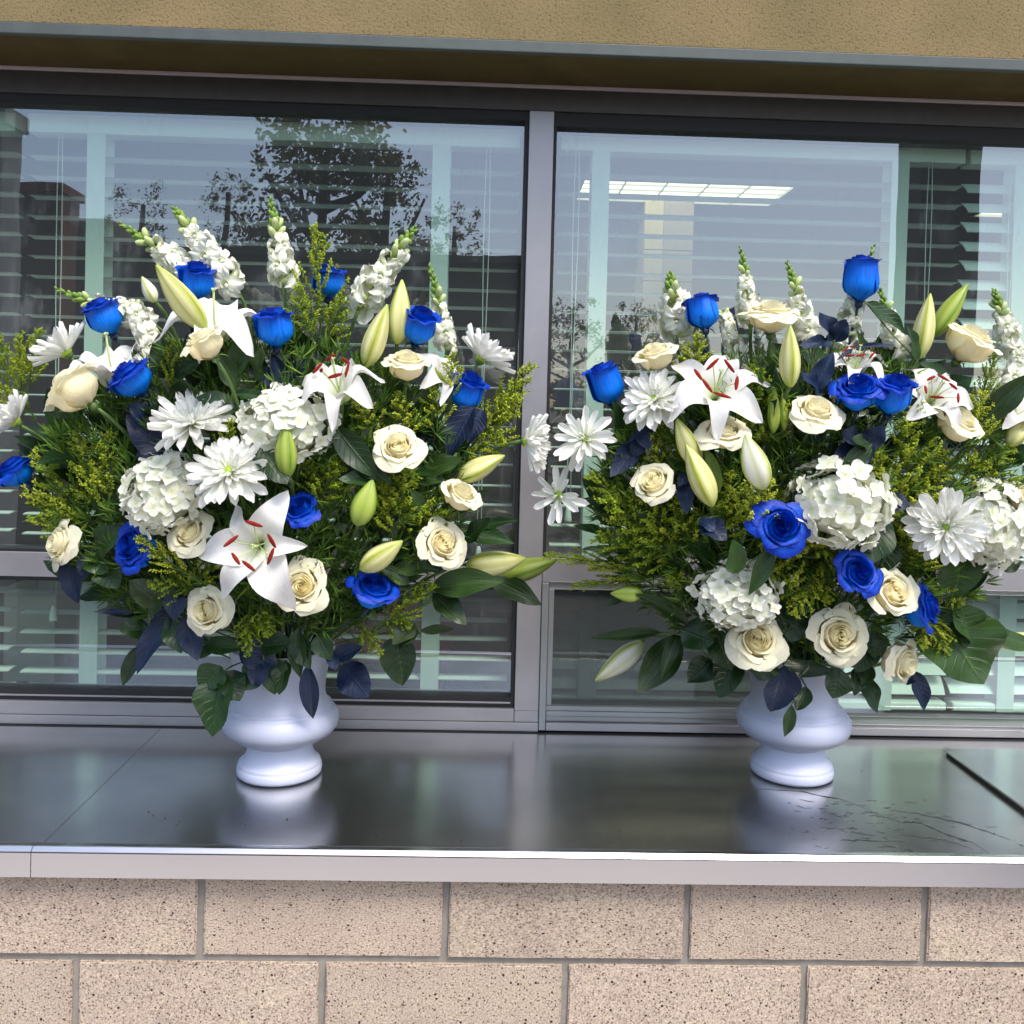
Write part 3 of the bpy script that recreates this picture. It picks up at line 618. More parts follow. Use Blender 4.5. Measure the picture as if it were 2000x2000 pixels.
# ================================================================ plant part meshes (unit size)
def rose_meshes(kind, seed, mt):
    """petals (list), heart; unit bloom about 1 across, centred on the origin, opening along +Z"""
    rnd = random.Random(seed); op = {'open': .82, 'mid': .55, 'cup': .28, 'bud': .0}[kind]
    n = {'open': 22, 'mid': 20, 'cup': 18, 'bud': 14}[kind]; nouter = {'open': 11, 'mid': 10, 'cup': 8, 'bud': 6}[kind]
    top = lerp(.74, .50, op)
    def petal(i):
        t = i/(n-1); ph = i*2.39996+rnd.uniform(-.3, .3)
        out = sstep(.40, 1, t); inn = 1-sstep(0, .3, t)
        half = lerp(2.5, .95, min(1, t*1.15)**.6)+rnd.uniform(-.1, .1)
        jr = rnd.uniform(-.03, .045)*out*(1.4-op)
        pts = [(.03, -.34), (lerp(.05, .34, t**.8)+.01, -.16), (lerp(.035, .385, t**.85)+.02*op, lerp(.06, .05, t)),
               (lerp(.022, .35, t**.9)+op*.10*out+jr, lerp(top-.40, top-.40-.12*op*out, t)),
               (lerp(.02, .34, t**.9)+(.06+.17*op)*out+op*.02+jr, lerp(top-.33, top-.31-.27*op*out, t)+.05*math.sin(PI*min(1, t*1.6))+rnd.uniform(-.025, .025))]
        curl = (.055+.08*op)*out; ruf = rnd.uniform(0, 6); ruf2 = rnd.uniform(3.5, 6); amp = .008+.026*out*(.5+.5*op); tipdrop = rnd.uniform(.05, .11)+.05*out; sx = rnd.uniform(-.1, .1); spi = lerp(.030, .050, t)
        def fn(u, v):
            x = 2*u-1; vv = v*(1-tipdrop*abs(x)**2.2*1.4-.02*math.sin(ruf2*x+ruf)*out)
            s = vv*4; k = min(3, int(s)); f = s-k; f2 = f
            P = [pts[max(0, k-1)], pts[k], pts[k+1], pts[min(4, k+2)]]
            def cr(c):
                a, b_, c_, d = (p[c] for p in P); return .5*(2*b_+(c_-a)*f2+(2*a-5*b_+4*c_-d)*f2*f2+(3*b_-a-3*c_+d)*f2**3)
            R_, H_ = cr(0), cr(1)
            R_ += spi*x*(.4+.6*vv)*min(1, .3+t*3)+.02*x*inn+amp*math.sin(ruf2*x*1.3+ruf)*vv**3
            lip = sstep(.78, 1, vv); R_ += curl*lip*(.5+.9*x*x); H_ -= curl*lip*lip*(.5+x*x)*.9
            H_ += amp*.8*math.sin(ruf2*x*1.7+ruf*2)*vv**4
            wd = half*(.35+.65*sstep(0, .45, vv))
            R_ = max(R_, .006); a = ph+x*wd+sx*vv
            return (R_*math.cos(a), R_*math.sin(a), H_)
        return fn, t
    outer, heart = [], MB()
    for i in range(n):
        fn, t = petal(i)
        if i >= n-nouter: outer.append(MB().grid(fn, 10, 9).mesh('petal', mt))
        else: heart.grid(fn, 9, 7)
    heart.blob((0,0,top-.56), .05, .16, V((0,0,1)), 8, 6)
    cal = MB()
    cal.lathe([(0, -.46), (.05, -.45), (.085, -.40), (.08, -.34), (.04, -.33)], 10)
    for k in range(5):
        a0 = k*2*PI/5+rnd.uniform(-.2, .2); dr = rnd.uniform(.6, 1.3)
        cal.grid(lambda u, v: ((.06+.26*v*dr)*math.cos(a0)-(u-.5)*.10*(1-v)*math.sin(a0), (.06+.26*v*dr)*math.sin(a0)+(u-.5)*.10*(1-v)*math.cos(a0), -.35-.10*v*v+.05*math.sin(PI*v)), 2, 4)
    return outer, heart.mesh('heart', M['rose_heart'] if mt == M['rose_white'] else mt), cal
ROSES = {}
for c in ('white', 'blue'):
    for k in ('open', 'mid', 'cup', 'bud'):
        for sd_ in (1, 2):
            o_, h_, cal_ = rose_meshes(k, sd_*13+len(k), M['rose_'+c])
            ROSES[c, k, sd_] = (o_, h_, cal_.mesh('calyx', M['stem_green'] if c == 'white' else M['leaf_blue']))

def lily_meshes():
    res = {}
    for nm, wd, ln in (('inner', .265, 1.0), ('outer', .185, 1.04)):
        for var in range(3):
            rnd = random.Random(var*7+len(nm)); wv = rnd.uniform(.02, .045); p1 = rnd.uniform(0, 6); rc = rnd.uniform(.22, .55); bend = rnd.uniform(-.13, .13)
            def fn(u, v, wd=wd, ln=ln, wv=wv, p1=p1, rc=rc, bend=bend):
                x = 2*u-1; R_ = ln*(.04+.16*v+.98*v*v*(1.25-.45*v))/1.0*.82
                H_ = .50*math.sin(min(1, v*1.05)*PI*.56)-rc*sstep(.55, 1, v)**1.5*.9-.30
                w_ = wd*(math.sin(PI*min(1, (.10+.90*v**.8))))**.72*(1 if v < .98 else .6)+.004
                yy = x*w_+bend*v*v; H_ += (-.05*(1-abs(x))**1.0+.05*abs(x)**1.5)*math.sin(PI*min(v, .9))*1.1 + .018*math.exp(-(x/.14)**2)*math.sin(PI*v)
                H_ += wv*math.sin(9*v+p1+2*x)*abs(x)**1.5
                return (R_, yy, H_)
            res[nm, var] = MB().grid(fn, 8, 14).mesh('tepal', M['lily'])
    return res
LILY = lily_meshes()
ANTH = MB().blob((0,0,0), .030, .135, V((0,1,.15)), 6, 6).mesh('anther', M['anther'])
BUDT = {}
for k in ('bud_yellow', 'bud_green', 'bud_white'):
    def fn(u, v):
        a = (u-.5)*(2*PI/3)*1.06; pr = (math.sin(PI*min(1, .03+.965*v**.82))**.80)*.150*(1-.18*v)+.004
        lobe = 1+.13*math.cos(1.5*a*2)*.5-.05*(abs(2*u-1)**6); edge = .006*(1 if u > .96 else 0)
        r = pr*lobe+edge+.010*math.exp(-(a/.16)**2)*math.sin(PI*v)
        bow = .03*math.sin(PI*v)
        return (r*math.cos(a)+0*bow, r*math.sin(a), v-.5)
    BUDT[k] = MB().grid(fn, 12, 16).mesh('tepal', M[k])
def mum_petal(w_, cup, up, seed):
    rnd = random.Random(seed); p = rnd.uniform(0, 6)
    def fn(u, v):
        x = 2*u-1; ww = w_*(.35+.65*sstep(0, .5, v))*(1 if v < .8 else math.sqrt(max(.02, 1-((v-.8)/.205)**2)))
        return (v, x*ww+.01*math.sin(4*v+p), cup*x*x*w_*2+up*v*v*.5+.014*math.cos(x*PI*2)*v-.04*v)
    return MB().grid(fn, 6, 9).mesh('petal', M['mum'])
MUMP = [mum_petal(.115, .45, .35, 1), mum_petal(.130, .35, .12, 2), mum_petal(.130, .4, -.18, 3), mum_petal(.11, .6, .6, 4)]
b = MB(); b.blob((0,0,0), .14, .07, V((0,0,1)), 10, 6); rnd = random.Random(3)
for k in range(60):
    a = k*2.4; r = .13*math.sqrt(k/60); b.octa((r*math.cos(a), r*math.sin(a), .065*(1-(r/.15)**2)+.01), .013, .03, V((.6*math.cos(a)*r*6, .6*math.sin(a)*r*6, 1)).normalized())
MUMD = b.mesh('disc', M['disc'])
def floret_mesh(seed):
    rnd = random.Random(seed); b = MB()
    for k in range(4):
        a = k*PI/2+rnd.uniform(-.15, .15); w_ = rnd.uniform(.42, .54); cupz = rnd.uniform(-.05, .22); ph = rnd.uniform(0, 6)
        def fn(u, v):
            x = 2*u-1; r = .03+v*.92*(1-.12*x*x); y = x*w_*math.sin(PI*(.12+.75*v**.85))**.8
            z = .02*k+cupz*v*v+.10*abs(x)**2*v+.06*math.sin(3.2*x+ph)*v
            return (r*math.cos(a)-y*math.sin(a), r*math.sin(a)+y*math.cos(a), z)
        b.grid(fn, 5, 5)
    b.blob((0,0,.05), .06, .06, V((0,0,1)), 5, 3); return b.mesh('floret', M['hydrangea'])
HYD = [floret_mesh(k) for k in range(5)]
def snap_floret(seed):
    rnd = random.Random(seed); b = MB()
    b.tube([(0,0,0), (0,0,.22), (0,.02,.45), (0,0,.6)], lambda t: lerp(.11, .20, min(1, t*1.3)), 8, cap=False)
    def lobe(ang, ln, wd, up, ruf):
        ph = rnd.uniform(0, 6)
        def fn(u, v):
            x = 2*u-1; r = .12+ln*v*(1-.2*x*x); y = x*wd*math.sin(PI*(.2+.62*v)); z = .52+up*v-.35*v*v+ruf*math.sin(5*x+ph)*v
            return (r*math.cos(ang)-y*math.sin(ang), r*math.sin(ang)+y*math.cos(ang), z)
        def fv(u, v): return fn(u, v)
        n0 = len(b.uv); b.grid(fv, 6, 5)
        for q in range(n0, len(b.uv)): b.uv[q] = [(c[0], .55+.45*c[1]) for c in b.uv[q]]
    lobe(PI/2+.45, .60, .36, .42, .13); lobe(PI/2-.45, .60, .36, .42, .13)
    lobe(-PI/2, .52, .30, .0, .12); lobe(-PI/2-.95, .56, .32, .06, .13); lobe(-PI/2+.95, .56, .32, .06, .13)
    b.blob((0,-.10,.54), .13, .09, V((0,-.4,1)).normalized(), 6, 3)
    return b.mesh('floret', M['snap'])
SNAPF = [snap_floret(k) for k in range(4)]
SNAPB = MB().blob((0,0,.42), .22, .45, V((0,.15,1)).normalized(), 7, 6).mesh('bud', M['snap_bud'])
SNAPG = MB().blob((0,0,.4), .24, .42, V((0,.1,1)).normalized(), 6, 5).mesh('bud', M['green_bud'])

def leaf_fn(wd, curl, fold, shape, wavy, serr, seed):
    rnd = random.Random(seed); ph = rnd.uniform(0, 6); side = rnd.uniform(-.10, .10)
    def fn(u, v):
        x = 2*u-1
        if shape == 'rose': pr = math.sin(PI*v**.78)**.75
        elif shape == 'lance': pr = math.sin(PI*v**.85)**.9
        else: pr = (1-abs(2*v-.9)**2.4)*.98 if 0 < v < .95 else 0
        pr = max(pr, .012); pr *= 1+serr*(.5-((v*14) % 1))*abs(x)**3
        w_ = wd*.5*pr
        y = x*w_*(1-.25*fold*abs(x)); z = fold*abs(x)*w_*1.1 + curl*(v*v)*.5 - curl*.1*v + wavy*math.sin(v*9+ph)*abs(x)*w_
        return (v, y+side*v*v, z)
    return fn
LEAFM = {}
for nm, wd, shape, serr in (('rose', .62, 'rose', .10), ('broad', .74, 'rose', .03), ('lance', .27, 'lance', 0), ('oval', .42, 'lance', 0), ('thin', .10, 'lance', 0), ('serrate', .80, 'rose', .16)):
    for var, (cu, fo, wa) in enumerate(((-.25, .35, .25), (.2, .25, .35), (-.55, .45, .2))):
        for mt in ('leaf_mid', 'leaf_green', 'leaf_pale', 'leaf_blue', 'leaf_lily', 'leaf_light'):
            LEAFM[nm, var, mt] = MB().grid(leaf_fn(wd, cu, fo, shape, wa, serr, var*5+len(nm)), 6, 14 if serr > .05 else 10)
LEAFC = {}
def leaf_mesh(nm, var, mt):
    if (nm, var, mt) not in LEAFC: LEAFC[nm, var, mt] = LEAFM[nm, var, mt].mesh('leaf', M[mt])
    return LEAFC[nm, var, mt]

def spray_meshes(seed, needle=False):
    rnd = random.Random(seed); st, pl, lv = MB(), MB(), MB()
    main = bez(V((0,0,0)), V((0,0,.35)), V((rnd.uniform(-.05,.05),0,.7)), V((rnd.uniform(-.1,.1), rnd.uniform(-.05,.05), 1)), 14)
    st.tube(main, lambda t: lerp(.012, .004, t), 5)
    def needles(p, d, k, s):
        for _ in range(k):
            a = V((rnd.gauss(0,1), rnd.gauss(0,1), rnd.gauss(0,1))).normalized(); q = (d*1.1+a*.75).normalized(); ln = s*rnd.uniform(.6, 1.3)
            sd = q.orthogonal().normalized()*ln*.05; n0 = len(lv.v); lv.v += [p, p+q*ln*.5+sd, p+q*ln, p+q*ln*.5-sd]; lv.face((n0, n0+1, n0+2, n0+3), [(.5,.5)]*4)
    nb = 22 if not needle else 16
    for k in range(nb):
        t = lerp(.22, .98, k/(nb-1)); p = main[min(14, int(t*14))]; ang = k*2.4+rnd.uniform(-.4, .4)
        ln = lerp(.40, .07, (k/(nb-1))**.9)*rnd.uniform(.75, 1.15)
        d = V((math.cos(ang)*.75, math.sin(ang)*.75, .75)).normalized(); tip = p+d*ln+V((0,0,ln*.25)); br = bez(p, p+d*ln*.4, p+d*ln*.75+V((0,0,ln*.05)), tip, 6)
        st.tube(br, lambda t: lerp(.005, .002, t), 3, cap=False)
        m_ = max(8, int(ln*72))
        for q in range(m_):
            f = (q+rnd.random())/m_; c = br[min(5, int(f*6))].lerp(br[min(6, int(f*6)+1)], f*6-int(f*6))
            if not needle and f > .18:
                for _ in range(3):
                    o = V((rnd.gauss(0,1), rnd.gauss(0,1), rnd.gauss(0,.8)+.5)).normalized(); r = rnd.uniform(.008, .0135)
                    pl.octa(c+o*rnd.uniform(.004, .024), r, r*1.7, o)
            if needle: needles(c, (tip-p).normalized(), 1, .13)
            elif f < .7 and rnd.random() < .7: needles(c, (tip-p).normalized(), 1, .07)
    for k in range(60): needles(main[rnd.randrange(0, 11)], V((0,0,1)), 1, .13)
    return st.mesh('stem', M['stem_green']), pl, lv
SPR = []
for k in range(5):
    s_, p_, l_ = spray_meshes(k+1); SPR.append((s_, p_.mesh('flower_plume', M['sol_bud'], False), l_.mesh('leaf_tuft', M['sol_leaf'], False)))
NEE = []
for k in range(2):
    s_, p_, l_ = spray_meshes(k+11, True); NEE.append((s_, l_.mesh('needle_tuft', M['needle'], False)))

# ================================================================ placing
BQ = {'L': (515, 865, 580, 520, .36, .28), 'R': (1590, 890, 580, 500, .385, .285)}
def depth_at(px, py, side):
    cx, cy, rx, ry, Y, D = BQ[side]; q = ((px-cx)/rx)**2+((py-cy)/ry)**2
    return Y-D*math.sqrt(max(0, 1-q))
def spot(px, py, side, dY=0, Y=None):
    return at(px, py, (depth_at(px, py, side)+dY) if Y is None else Y)
rs = random.Random(99)
def stem_to_vase(t, base, d, side, mt, rad=.0032, name='stem'):
    mo = MOUTH[side]; end = mo+V((rs.uniform(-.055, .055), rs.uniform(-.055, .055), -.08))
    k = (base-end).length
    pts = bez(base, base-d*min(.07, k*.2)+V((0, .05, 0)), V((mo.x+(base.x-mo.x)*.35, mo.y+(base.y-mo.y)*.25, mo.z+(base.z-mo.z)*.35+.02)), end, 12)
    inv = t.matrix_world.inverted(); sc = t.matrix_world.to_scale().x
    MB().tube([inv@p for p in pts], rad/sc, 6).build(name, mt, t)
def rose(side, color, kind, px, py, size, d, label, dY=0, roll=None, sq=(1, 1), Y=None):
    p = spot(px, py, side, dY, Y); s = size*m_per_px(p)*(.89 if color == 'white' else 1.03); zd = cdir(*d)
    if kind in ('cup', 'bud') and sq == (1, 1): sq = (1, 1.16)
    t = empty(color+'_rose' if color == 'blue' else 'cream_rose', label, 'rose', f'{"blue" if color=="blue" else "cream white"} roses in the {"left" if side=="L" else "right"} bouquet',
              frame(p, zd, rs.uniform(0, 6) if roll is None else roll, (s*sq[0], s*sq[0], s*sq[1])))
    o_, h_, c_ = ROSES[color, kind, rs.choice((1, 2))]
    for me in o_: inst('petal', me, t)
    inst('heart', h_, t); inst('calyx', c_, t)
    stem_to_vase(t, p-zd*(s*.44), zd, side, M['stem_green'] if color == 'white' else M['stem_blue'])
    return t
def lily(side, px, py, size, d, label, dY=0, roll=0, openz=1.0, anthers=True, Y=None, lens=(1,)*6):
    p = spot(px, py, side, dY, Y); s = size*.56*m_per_px(p); zd = cdir(*d)
    t = empty('white_lily', label, 'lily', f'white lilies in the {"left" if side=="L" else "right"} bouquet', frame(p, zd, roll, (s, s, s*openz)))
    for k in range(6):
        inst('tepal', LILY['inner' if k % 2 else 'outer', rs.randrange(3)], t, Matrix.Rotation(k*PI/3+rs.uniform(-.09, .09), 4, 'Z') @ Matrix.Rotation(rs.uniform(-.10, .10), 4, 'Y') @ Matrix.Rotation(rs.uniform(-.25, .25), 4, 'X') @ Matrix.Diagonal((lens[k]*rs.uniform(.93, 1.07), lerp(1, lens[k], .5), 1, 1)) @ Matrix.Translation((0, 0, 0 if k % 2 else -.012)))
    if anthers:
        for k in range(6):
            a = k*PI/3+.4+rs.uniform(-.2, .2); e = V((math.cos(a)*rs.uniform(.22, .34), math.sin(a)*rs.uniform(.22, .34), rs.uniform(.30, .42)))
            f = MB().tube(bez(V((0,0,-.25)), V((0,0,.0)), e*.6+V((0,0,.05)), e, 6), .010, 5).build('filament', M['filament'], t)
            inst('anther', ANTH, f, Matrix.Translation(e) @ Matrix.Rotation(a+rs.uniform(-.5, .5), 4, 'Z') @ Matrix.Rotation(rs.uniform(-.7, .7), 4, 'X'))
    b = MB(); b.tube([(0,0,-.3), (.01,0,.1), (.04,.02,.48)], .016, 6)
    for k in range(3): a = k*2.1; b.blob((.04+.022*math.cos(a), .02+.022*math.sin(a), .49), .022, .02, V((0,0,1)), 5, 3)
    b.build('pistil', M['filament'], t)
    stem_to_vase(t, p-zd*(s*.28), zd, side, M['stem_green'], .0036)
def bud(side, mt, b0, b1, wpx, label, dY=0, tow=0, Y=None, stem=True):
    """b0 base, b1 tip; tow leans the tip towards (+) the viewer, in metres"""
    mx, my = (b0[0]+b1[0])/2, (b0[1]+b1[1])/2
    yc = (depth_at(mx, my, side)+dY) if Y is None else Y
    p0, p1 = at(*b0, yc+tow/2), at(*b1, yc-tow/2); ax = p1-p0; ln = ax.length; c = (p0+p1)/2
    wd = wpx*m_per_px(c)/.30
    t = empty('lily_bud', label, 'lily bud', f'closed lily buds in the {"left" if side=="L" else "right"} bouquet', frame(c, ax, rs.uniform(0, 2), (wd, wd, ln)))
    for k in range(3): inst('tepal', BUDT[mt], t, Matrix.Rotation(k*2*PI/3, 4, 'Z') @ Matrix.Translation((.004*(k-1), 0, 0)))
    if stem: 
        d = ax.normalized(); mo = MOUTH[side]; end = mo+V((rs.uniform(-.05, .05), rs.uniform(-.05, .05), -.08)); inv = t.matrix_world.inverted(); 
        pts = bez(p0+d*.004, p0-d*.025+V((0, .12, 0)), V((mo.x+(p0.x-mo.x)*.4, mo.y+(p0.y-mo.y)*.3, mo.z+(p0.z-mo.z)*.4)), end, 10)
        bm_ = MB().tube(pts, .0034, 6); bm_.v = [inv@q for q in bm_.v]; bm_.build('stem', M['stem_green'], t)
def mum(side, px, py, size, d, label, rings=((7,.36,.85,0),(12,.56,.66,0),(16,.78,.42,1),(18,.95,.16,1),(14,1.0,-.10,2)), dY=0, disc=1, roll=0, Y=None):
    p = spot(px, py, side, dY, Y); s = size*.52*m_per_px(p); zd = cdir(*d)
    t = empty('white_chrysanthemum', label, 'chrysanthemum', f'white chrysanthemums in the {"left" if side=="L" else "right"} bouquet', frame(p, zd, roll, (s, s, s)))
    for n, ln, el, me in rings:
        o0 = rs.uniform(0, 6)
        for k in range(n):
            a = o0+2*PI*k/n+rs.uniform(-.14, .14); e = el+rs.uniform(-.14, .14); l_ = ln*rs.uniform(.86, 1.06)
            inst('petal', MUMP[me] if rs.random() < .85 else MUMP[3], t, Matrix.Translation((0,0,.02*el)) @ Matrix.Rotation(a, 4, 'Z') @ Matrix.Rotation(-e, 4, 'Y') @ Matrix.Translation((.06, 0, 0)) @ Matrix.Rotation(rs.uniform(-.3, .3), 4, 'X') @ Matrix.Scale(l_, 4))
    inst('disc', MUMD, t, Matrix.Translation((0,0,.05)) @ Matrix.Scale(disc*1.35, 4))
    MB().lathe([(.03,-.16),(.10,-.12),(.15,-.05),(.12,-.01)], 10).build('calyx', M['stem_green'], t)
    stem_to_vase(t, p-zd*(s*.14), zd, side, M['stem_green'])
def hydrangea(side, px, py, rx, ry, d, label, n=84, dY=0, thick=.8, roll=0, lump=.10, Y=None):
    p = spot(px, py, side, dY, Y); k_ = m_per_px(p); zd = cdir(*d)
    t = empty('hydrangea_head', label, 'hydrangea', f'white hydrangea heads in the {"left" if side=="L" else "right"} bouquet', frame(p, zd, roll, (rx*k_, ry*k_, (rx+ry)/2*k_*thick)))
    MB().blob((0,0,-.1), .66, .66, V((0,0,1)), 14, 8).build('inner_cluster', M['hydrangea'], t)
    for k in range(n):
        z = 1-1.5*(k+.5)/n; a = k*2.39996; r = math.sqrt(max(0, 1-z*z)); q = V((r*math.cos(a), r*math.sin(a), z))
        rad = .80+rs.uniform(-lump, lump)
        nrm = (q+V((rs.gauss(0,.28), rs.gauss(0,.28), rs.gauss(0,.28)))).normalized()
        inst('floret', rs.choice(HYD), t, Matrix.Translation(q*rad) @ nrm.to_track_quat('Z', 'Y').to_matrix().to_4x4() @ Matrix.Rotation(rs.uniform(0, 6), 4, 'Z') @ Matrix.Scale(rs.uniform(.19, .265), 4))
    stem_to_vase(t, p-zd*(rx*k_*.5), zd, side, M['stem_green'], .004)
def snapdragon(side, base, tip, wpx, label, dY=.05, bend=0, frac=.54, Y=None, tow=0):
    mx, my = (base[0]+tip[0])/2, (base[1]+tip[1])/2; yc = (depth_at(mx, my, side)+dY) if Y is None else Y
    p0, p1 = at(*base, yc), at(*tip, yc-tow); ax = p1-p0; ln = ax.length
    t = empty('snapdragon_spike', label, 'snapdragon', f'white snapdragon spikes in the {"left" if side=="L" else "right"} bouquet', frame(p0, ax, 0, (ln, ln, ln)))
    side_v = V((bend, 0, 0)); cur = bez(V((0,0,0)), V((0,0,.33)), V((0,0,.62)), V((0,0,1))+side_v, 20)
    MB().tube(cur, lambda k: lerp(.016, .007, k), 6).build('stem_tip', M['stem_pale'], t)
    ws = wpx*m_per_px(p0)/ln; nf = max(7, int(11*frac)+int(3*ln/.2)); nb, ng = 5, 13
    seq = [(lerp(.05, frac, k/(nf-1)), 0) for k in range(nf)]+([(lerp(frac+.02, frac+.15, k/(nb-1)), 1) for k in range(nb)]+[(lerp(frac+.15, .99, k/(ng-1)), 2) for k in range(ng)] if frac < .8 else [(lerp(frac+.02, .99, k/2), 1) for k in range(3)])
    for k, (f, kd) in enumerate(seq):
        f = min(f, .99); c = cur[min(19, int(f*20))].lerp(cur[min(20, int(f*20)+1)], f*20-int(f*20)); a = k*2.39996+rs.uniform(-.35, .35)
        up = (.25+rs.uniform(-.15, .25), .8, 1.4)[kd]; d = V((math.cos(a), math.sin(a), up)).normalized()
        if kd == 0: s = ws*.60*lerp(1.1, .66, f/frac)*rs.uniform(.8, 1.15); me = rs.choice(SNAPF)
        elif kd == 1: s = ws*.40*rs.uniform(.85, 1.1); me = SNAPB
        else: s = ws*lerp(.33, .13, min(1, max(0, (f-frac-.15)/max(.05, .84-frac))))*rs.uniform(.9, 1.1); me = SNAPG
        inst('bud' if kd else 'floret', me, t, Matrix.Translation(c) @ frame_local(d) @ Matrix.Rotation(rs.uniform(-.35, .35), 4, 'Z') @ Matrix.Scale(s, 4))
    stem_to_vase(t, p0, ax.normalized(), side, M['stem_green'], .0034)
def frame_local(d):
    z = d; y = V((0,0,1)); y = (y-z*y.dot(z)).normalized(); x = y.cross(z)
    return Matrix(((x.x,y.x,z.x,0),(x.y,y.y,z.y,0),(x.z,y.z,z.z,0),(0,0,0,1)))
def spray(side, base, tip, wpx, label, dY=0, tow=0, Y=None, needle=False, var=None):
    mx, my = lerp(base[0], tip[0], .6), lerp(base[1], tip[1], .6); yc = (depth_at(mx, my, side)+dY) if Y is None else Y
    p0, p1 = at(*base, yc+.05), at(*tip, yc-tow); ax = p1-p0; ln = ax.length; k = wpx*m_per_px(p0)/.44
    t = empty('needle_spray' if needle else 'goldenrod_spray', label, 'greenery' if needle else 'goldenrod', f'{"dark needle" if needle else "yellow green goldenrod"} sprays in the {"left" if side=="L" else "right"} bouquet', frame(p0, ax, rs.uniform(0, 6), (k, k, ln)))
    if needle:
        s_, l_ = NEE[rs.randrange(2) if var is None else var]; inst('stem', s_, t); o = inst('needle_tuft', l_, t); o['kind'] = 'stuff'
    else:
        s_, p_, l_ = SPR[rs.randrange(5) if var is None else var]; inst('stem', s_, t); o = inst('flower_plume', p_, t); o['kind'] = 'stuff'; o = inst('leaf_tuft', l_, t); o['kind'] = 'stuff'
def sprig(side, label, leaves, mt='leaf_green', shape='rose', dY=0, Y=None, stem='stem_green', name='leaf_sprig', join=True):
    """leaves: (base px, tip px, width px[, tow, shape, material])"""
    first = leaves[0]; bx, by = first[0]; yc0 = (depth_at(bx, by, side)+dY) if Y is None else Y
    root = at(bx, by, yc0); t = empty(name, label, 'leaves', f'leaf sprigs in the {"left" if side=="L" else "right"} bouquet', Matrix.Translation(root))
    base_pts = []
    for lf in leaves:
        b0, b1, wpx = lf[:3]; tow = lf[3] if len(lf) > 3 else .02; sh = lf[4] if len(lf) > 4 and lf[4] else shape; mm = lf[5] if len(lf) > 5 else mt
        yc = (depth_at((b0[0]+b1[0])/2, (b0[1]+b1[1])/2, side)+dY) if Y is None else Y
        p0, p1 = at(*b0, yc), at(*b1, yc-tow); ax = p1-p0; ln = ax.length
        x = ax/ln; z = (-fwd*1.0+UP*.55+RIGHT*rs.uniform(-.3, .3)); z = (z-x*z.dot(x)).normalized(); y = z.cross(x)
        wn = {'rose': .62, 'broad': .74, 'lance': .27, 'oval': .42, 'thin': .10, 'serrate': .80}[sh]
        ws = wpx*m_per_px(p0)/wn*1.08
        mtx = Matrix(((x.x,y.x,z.x,p0.x-root.x),(x.y,y.y,z.y,p0.y-root.y),(x.z,y.z,z.z,p0.z-root.z),(0,0,0,1))) @ Matrix.Diagonal((ln, ws, ln*.6+ws*.4, 1))
        inst('leaf', leaf_mesh(sh, rs.randrange(3), mm), t, mtx); base_pts.append(p0-root)
    if join:
        pts = base_pts[:]
        for q in pts[1:]: MB().tube([V((0,0,0)), q*.5+V((0,.006,0)), q], .0013, 5).build('twig', M[stem], t)
        mo = MOUTH[side]-root; end = mo+V((rs.uniform(-.05,.05), rs.uniform(-.05,.05), -.05))
        MB().tube(bez(V((0,0,0)), V((0,.03,0)), mo*.6+V((0,0,.02)), end, 8), .0017, 5).build('stem', M[stem], t)
# ================================================================ the left bouquet
snapdragon('L', (296,632), (113,567), 74, 'snapdragon spike lying out to the far left, tip pointing left', bend=.06, tow=.03)
snapdragon('L', (388,540), (232,435), 74, 'snapdragon spike leaning left, second from the left in the left bouquet', bend=-.05)
snapdragon('L', (462,566), (337,404), 84, 'full snapdragon spike with big white florets left of the tallest upright one', bend=-.05, frac=.64)
snapdragon('L', (553,560), (534,386), 80, 'upright snapdragon spike, topmost tip of the left bouquet', bend=-.04)
snapdragon('L', (700,606), (808,440), 84, 'snapdragon spike arching to the right above two lily buds', bend=.12, frac=.62)
snapdragon('L', (872,690), (848,515), 66, 'snapdragon spike at the right of the left bouquet, bent tip', bend=-.06)
snapdragon('L', (300,690), (262,600), 70, 'short snapdragon florets tucked above the left lily', dY=.03, frac=.9)
R_ = rose
R_('L','blue','cup', 205,622,84,(-.3,.8,.25),'blue rose under the far left snapdragon spike', .03)
R_('L','blue','cup', 384,552,84,(.1,.8,.3),'blue rose peeking out behind the big upper lily bud', .05)
R_('L','blue','mid', 258,742,100,(-.55,.75,.35),'large bright blue rose left of the centre, beside the cream rose', -.02)
R_('L','blue','cup', 536,643,90,(-.05,1,.22),'upright blue rose in the upper middle of the left bouquet', -.01)
R_('L','blue','cup', 640,553,76,(.05,.9,.2),'blue rose half hidden behind the tall goldenrod plume', .08)
R_('L','blue','cup', 818,640,86,(.25,.85,.45),'blue rose beside the two upright lily buds', 0)
R_('L','blue','cup', 910,768,86,(.35,.85,.3),'blue rose at the right behind the goldenrod', .02)
R_('L','blue','open', 30,920,92,(-.5,.8,.35),'blue rose cut by the left edge of the picture', 0)
R_('L','blue','mid', 270,1068,98,(-.45,.25,.8),'blue rose beside the lower left cream roses, behind a goldenrod tip', -.02)
R_('L','blue','mid', 588,1000,80,(-.1,.65,.7),'blue rose right of the front open lily', -.005)
R_('L','blue','mid', 727,1156,90,(.3,.8,.5),'blue rose at the lower right under a yellow lily bud', -.02)
R_('L','white','mid', 401,674,100,(-.45,.75,.35),'cream rose below the large upper lily bud, opening to the left', -.10)
R_('L','white','mid', 146,764,132,(-.75,.62,.15),'largest cream rose, tilted over at the left beside a chrysanthemum', -.07)
R_('L','white','mid', 795,716,98,(.1,.9,.4),'cream rose beside the upright trumpet lily', -.01)
R_('L','white','open', 776,876,104,(.05,.5,.85),'wide open cream rose facing forward right of the hydrangea', -.03)
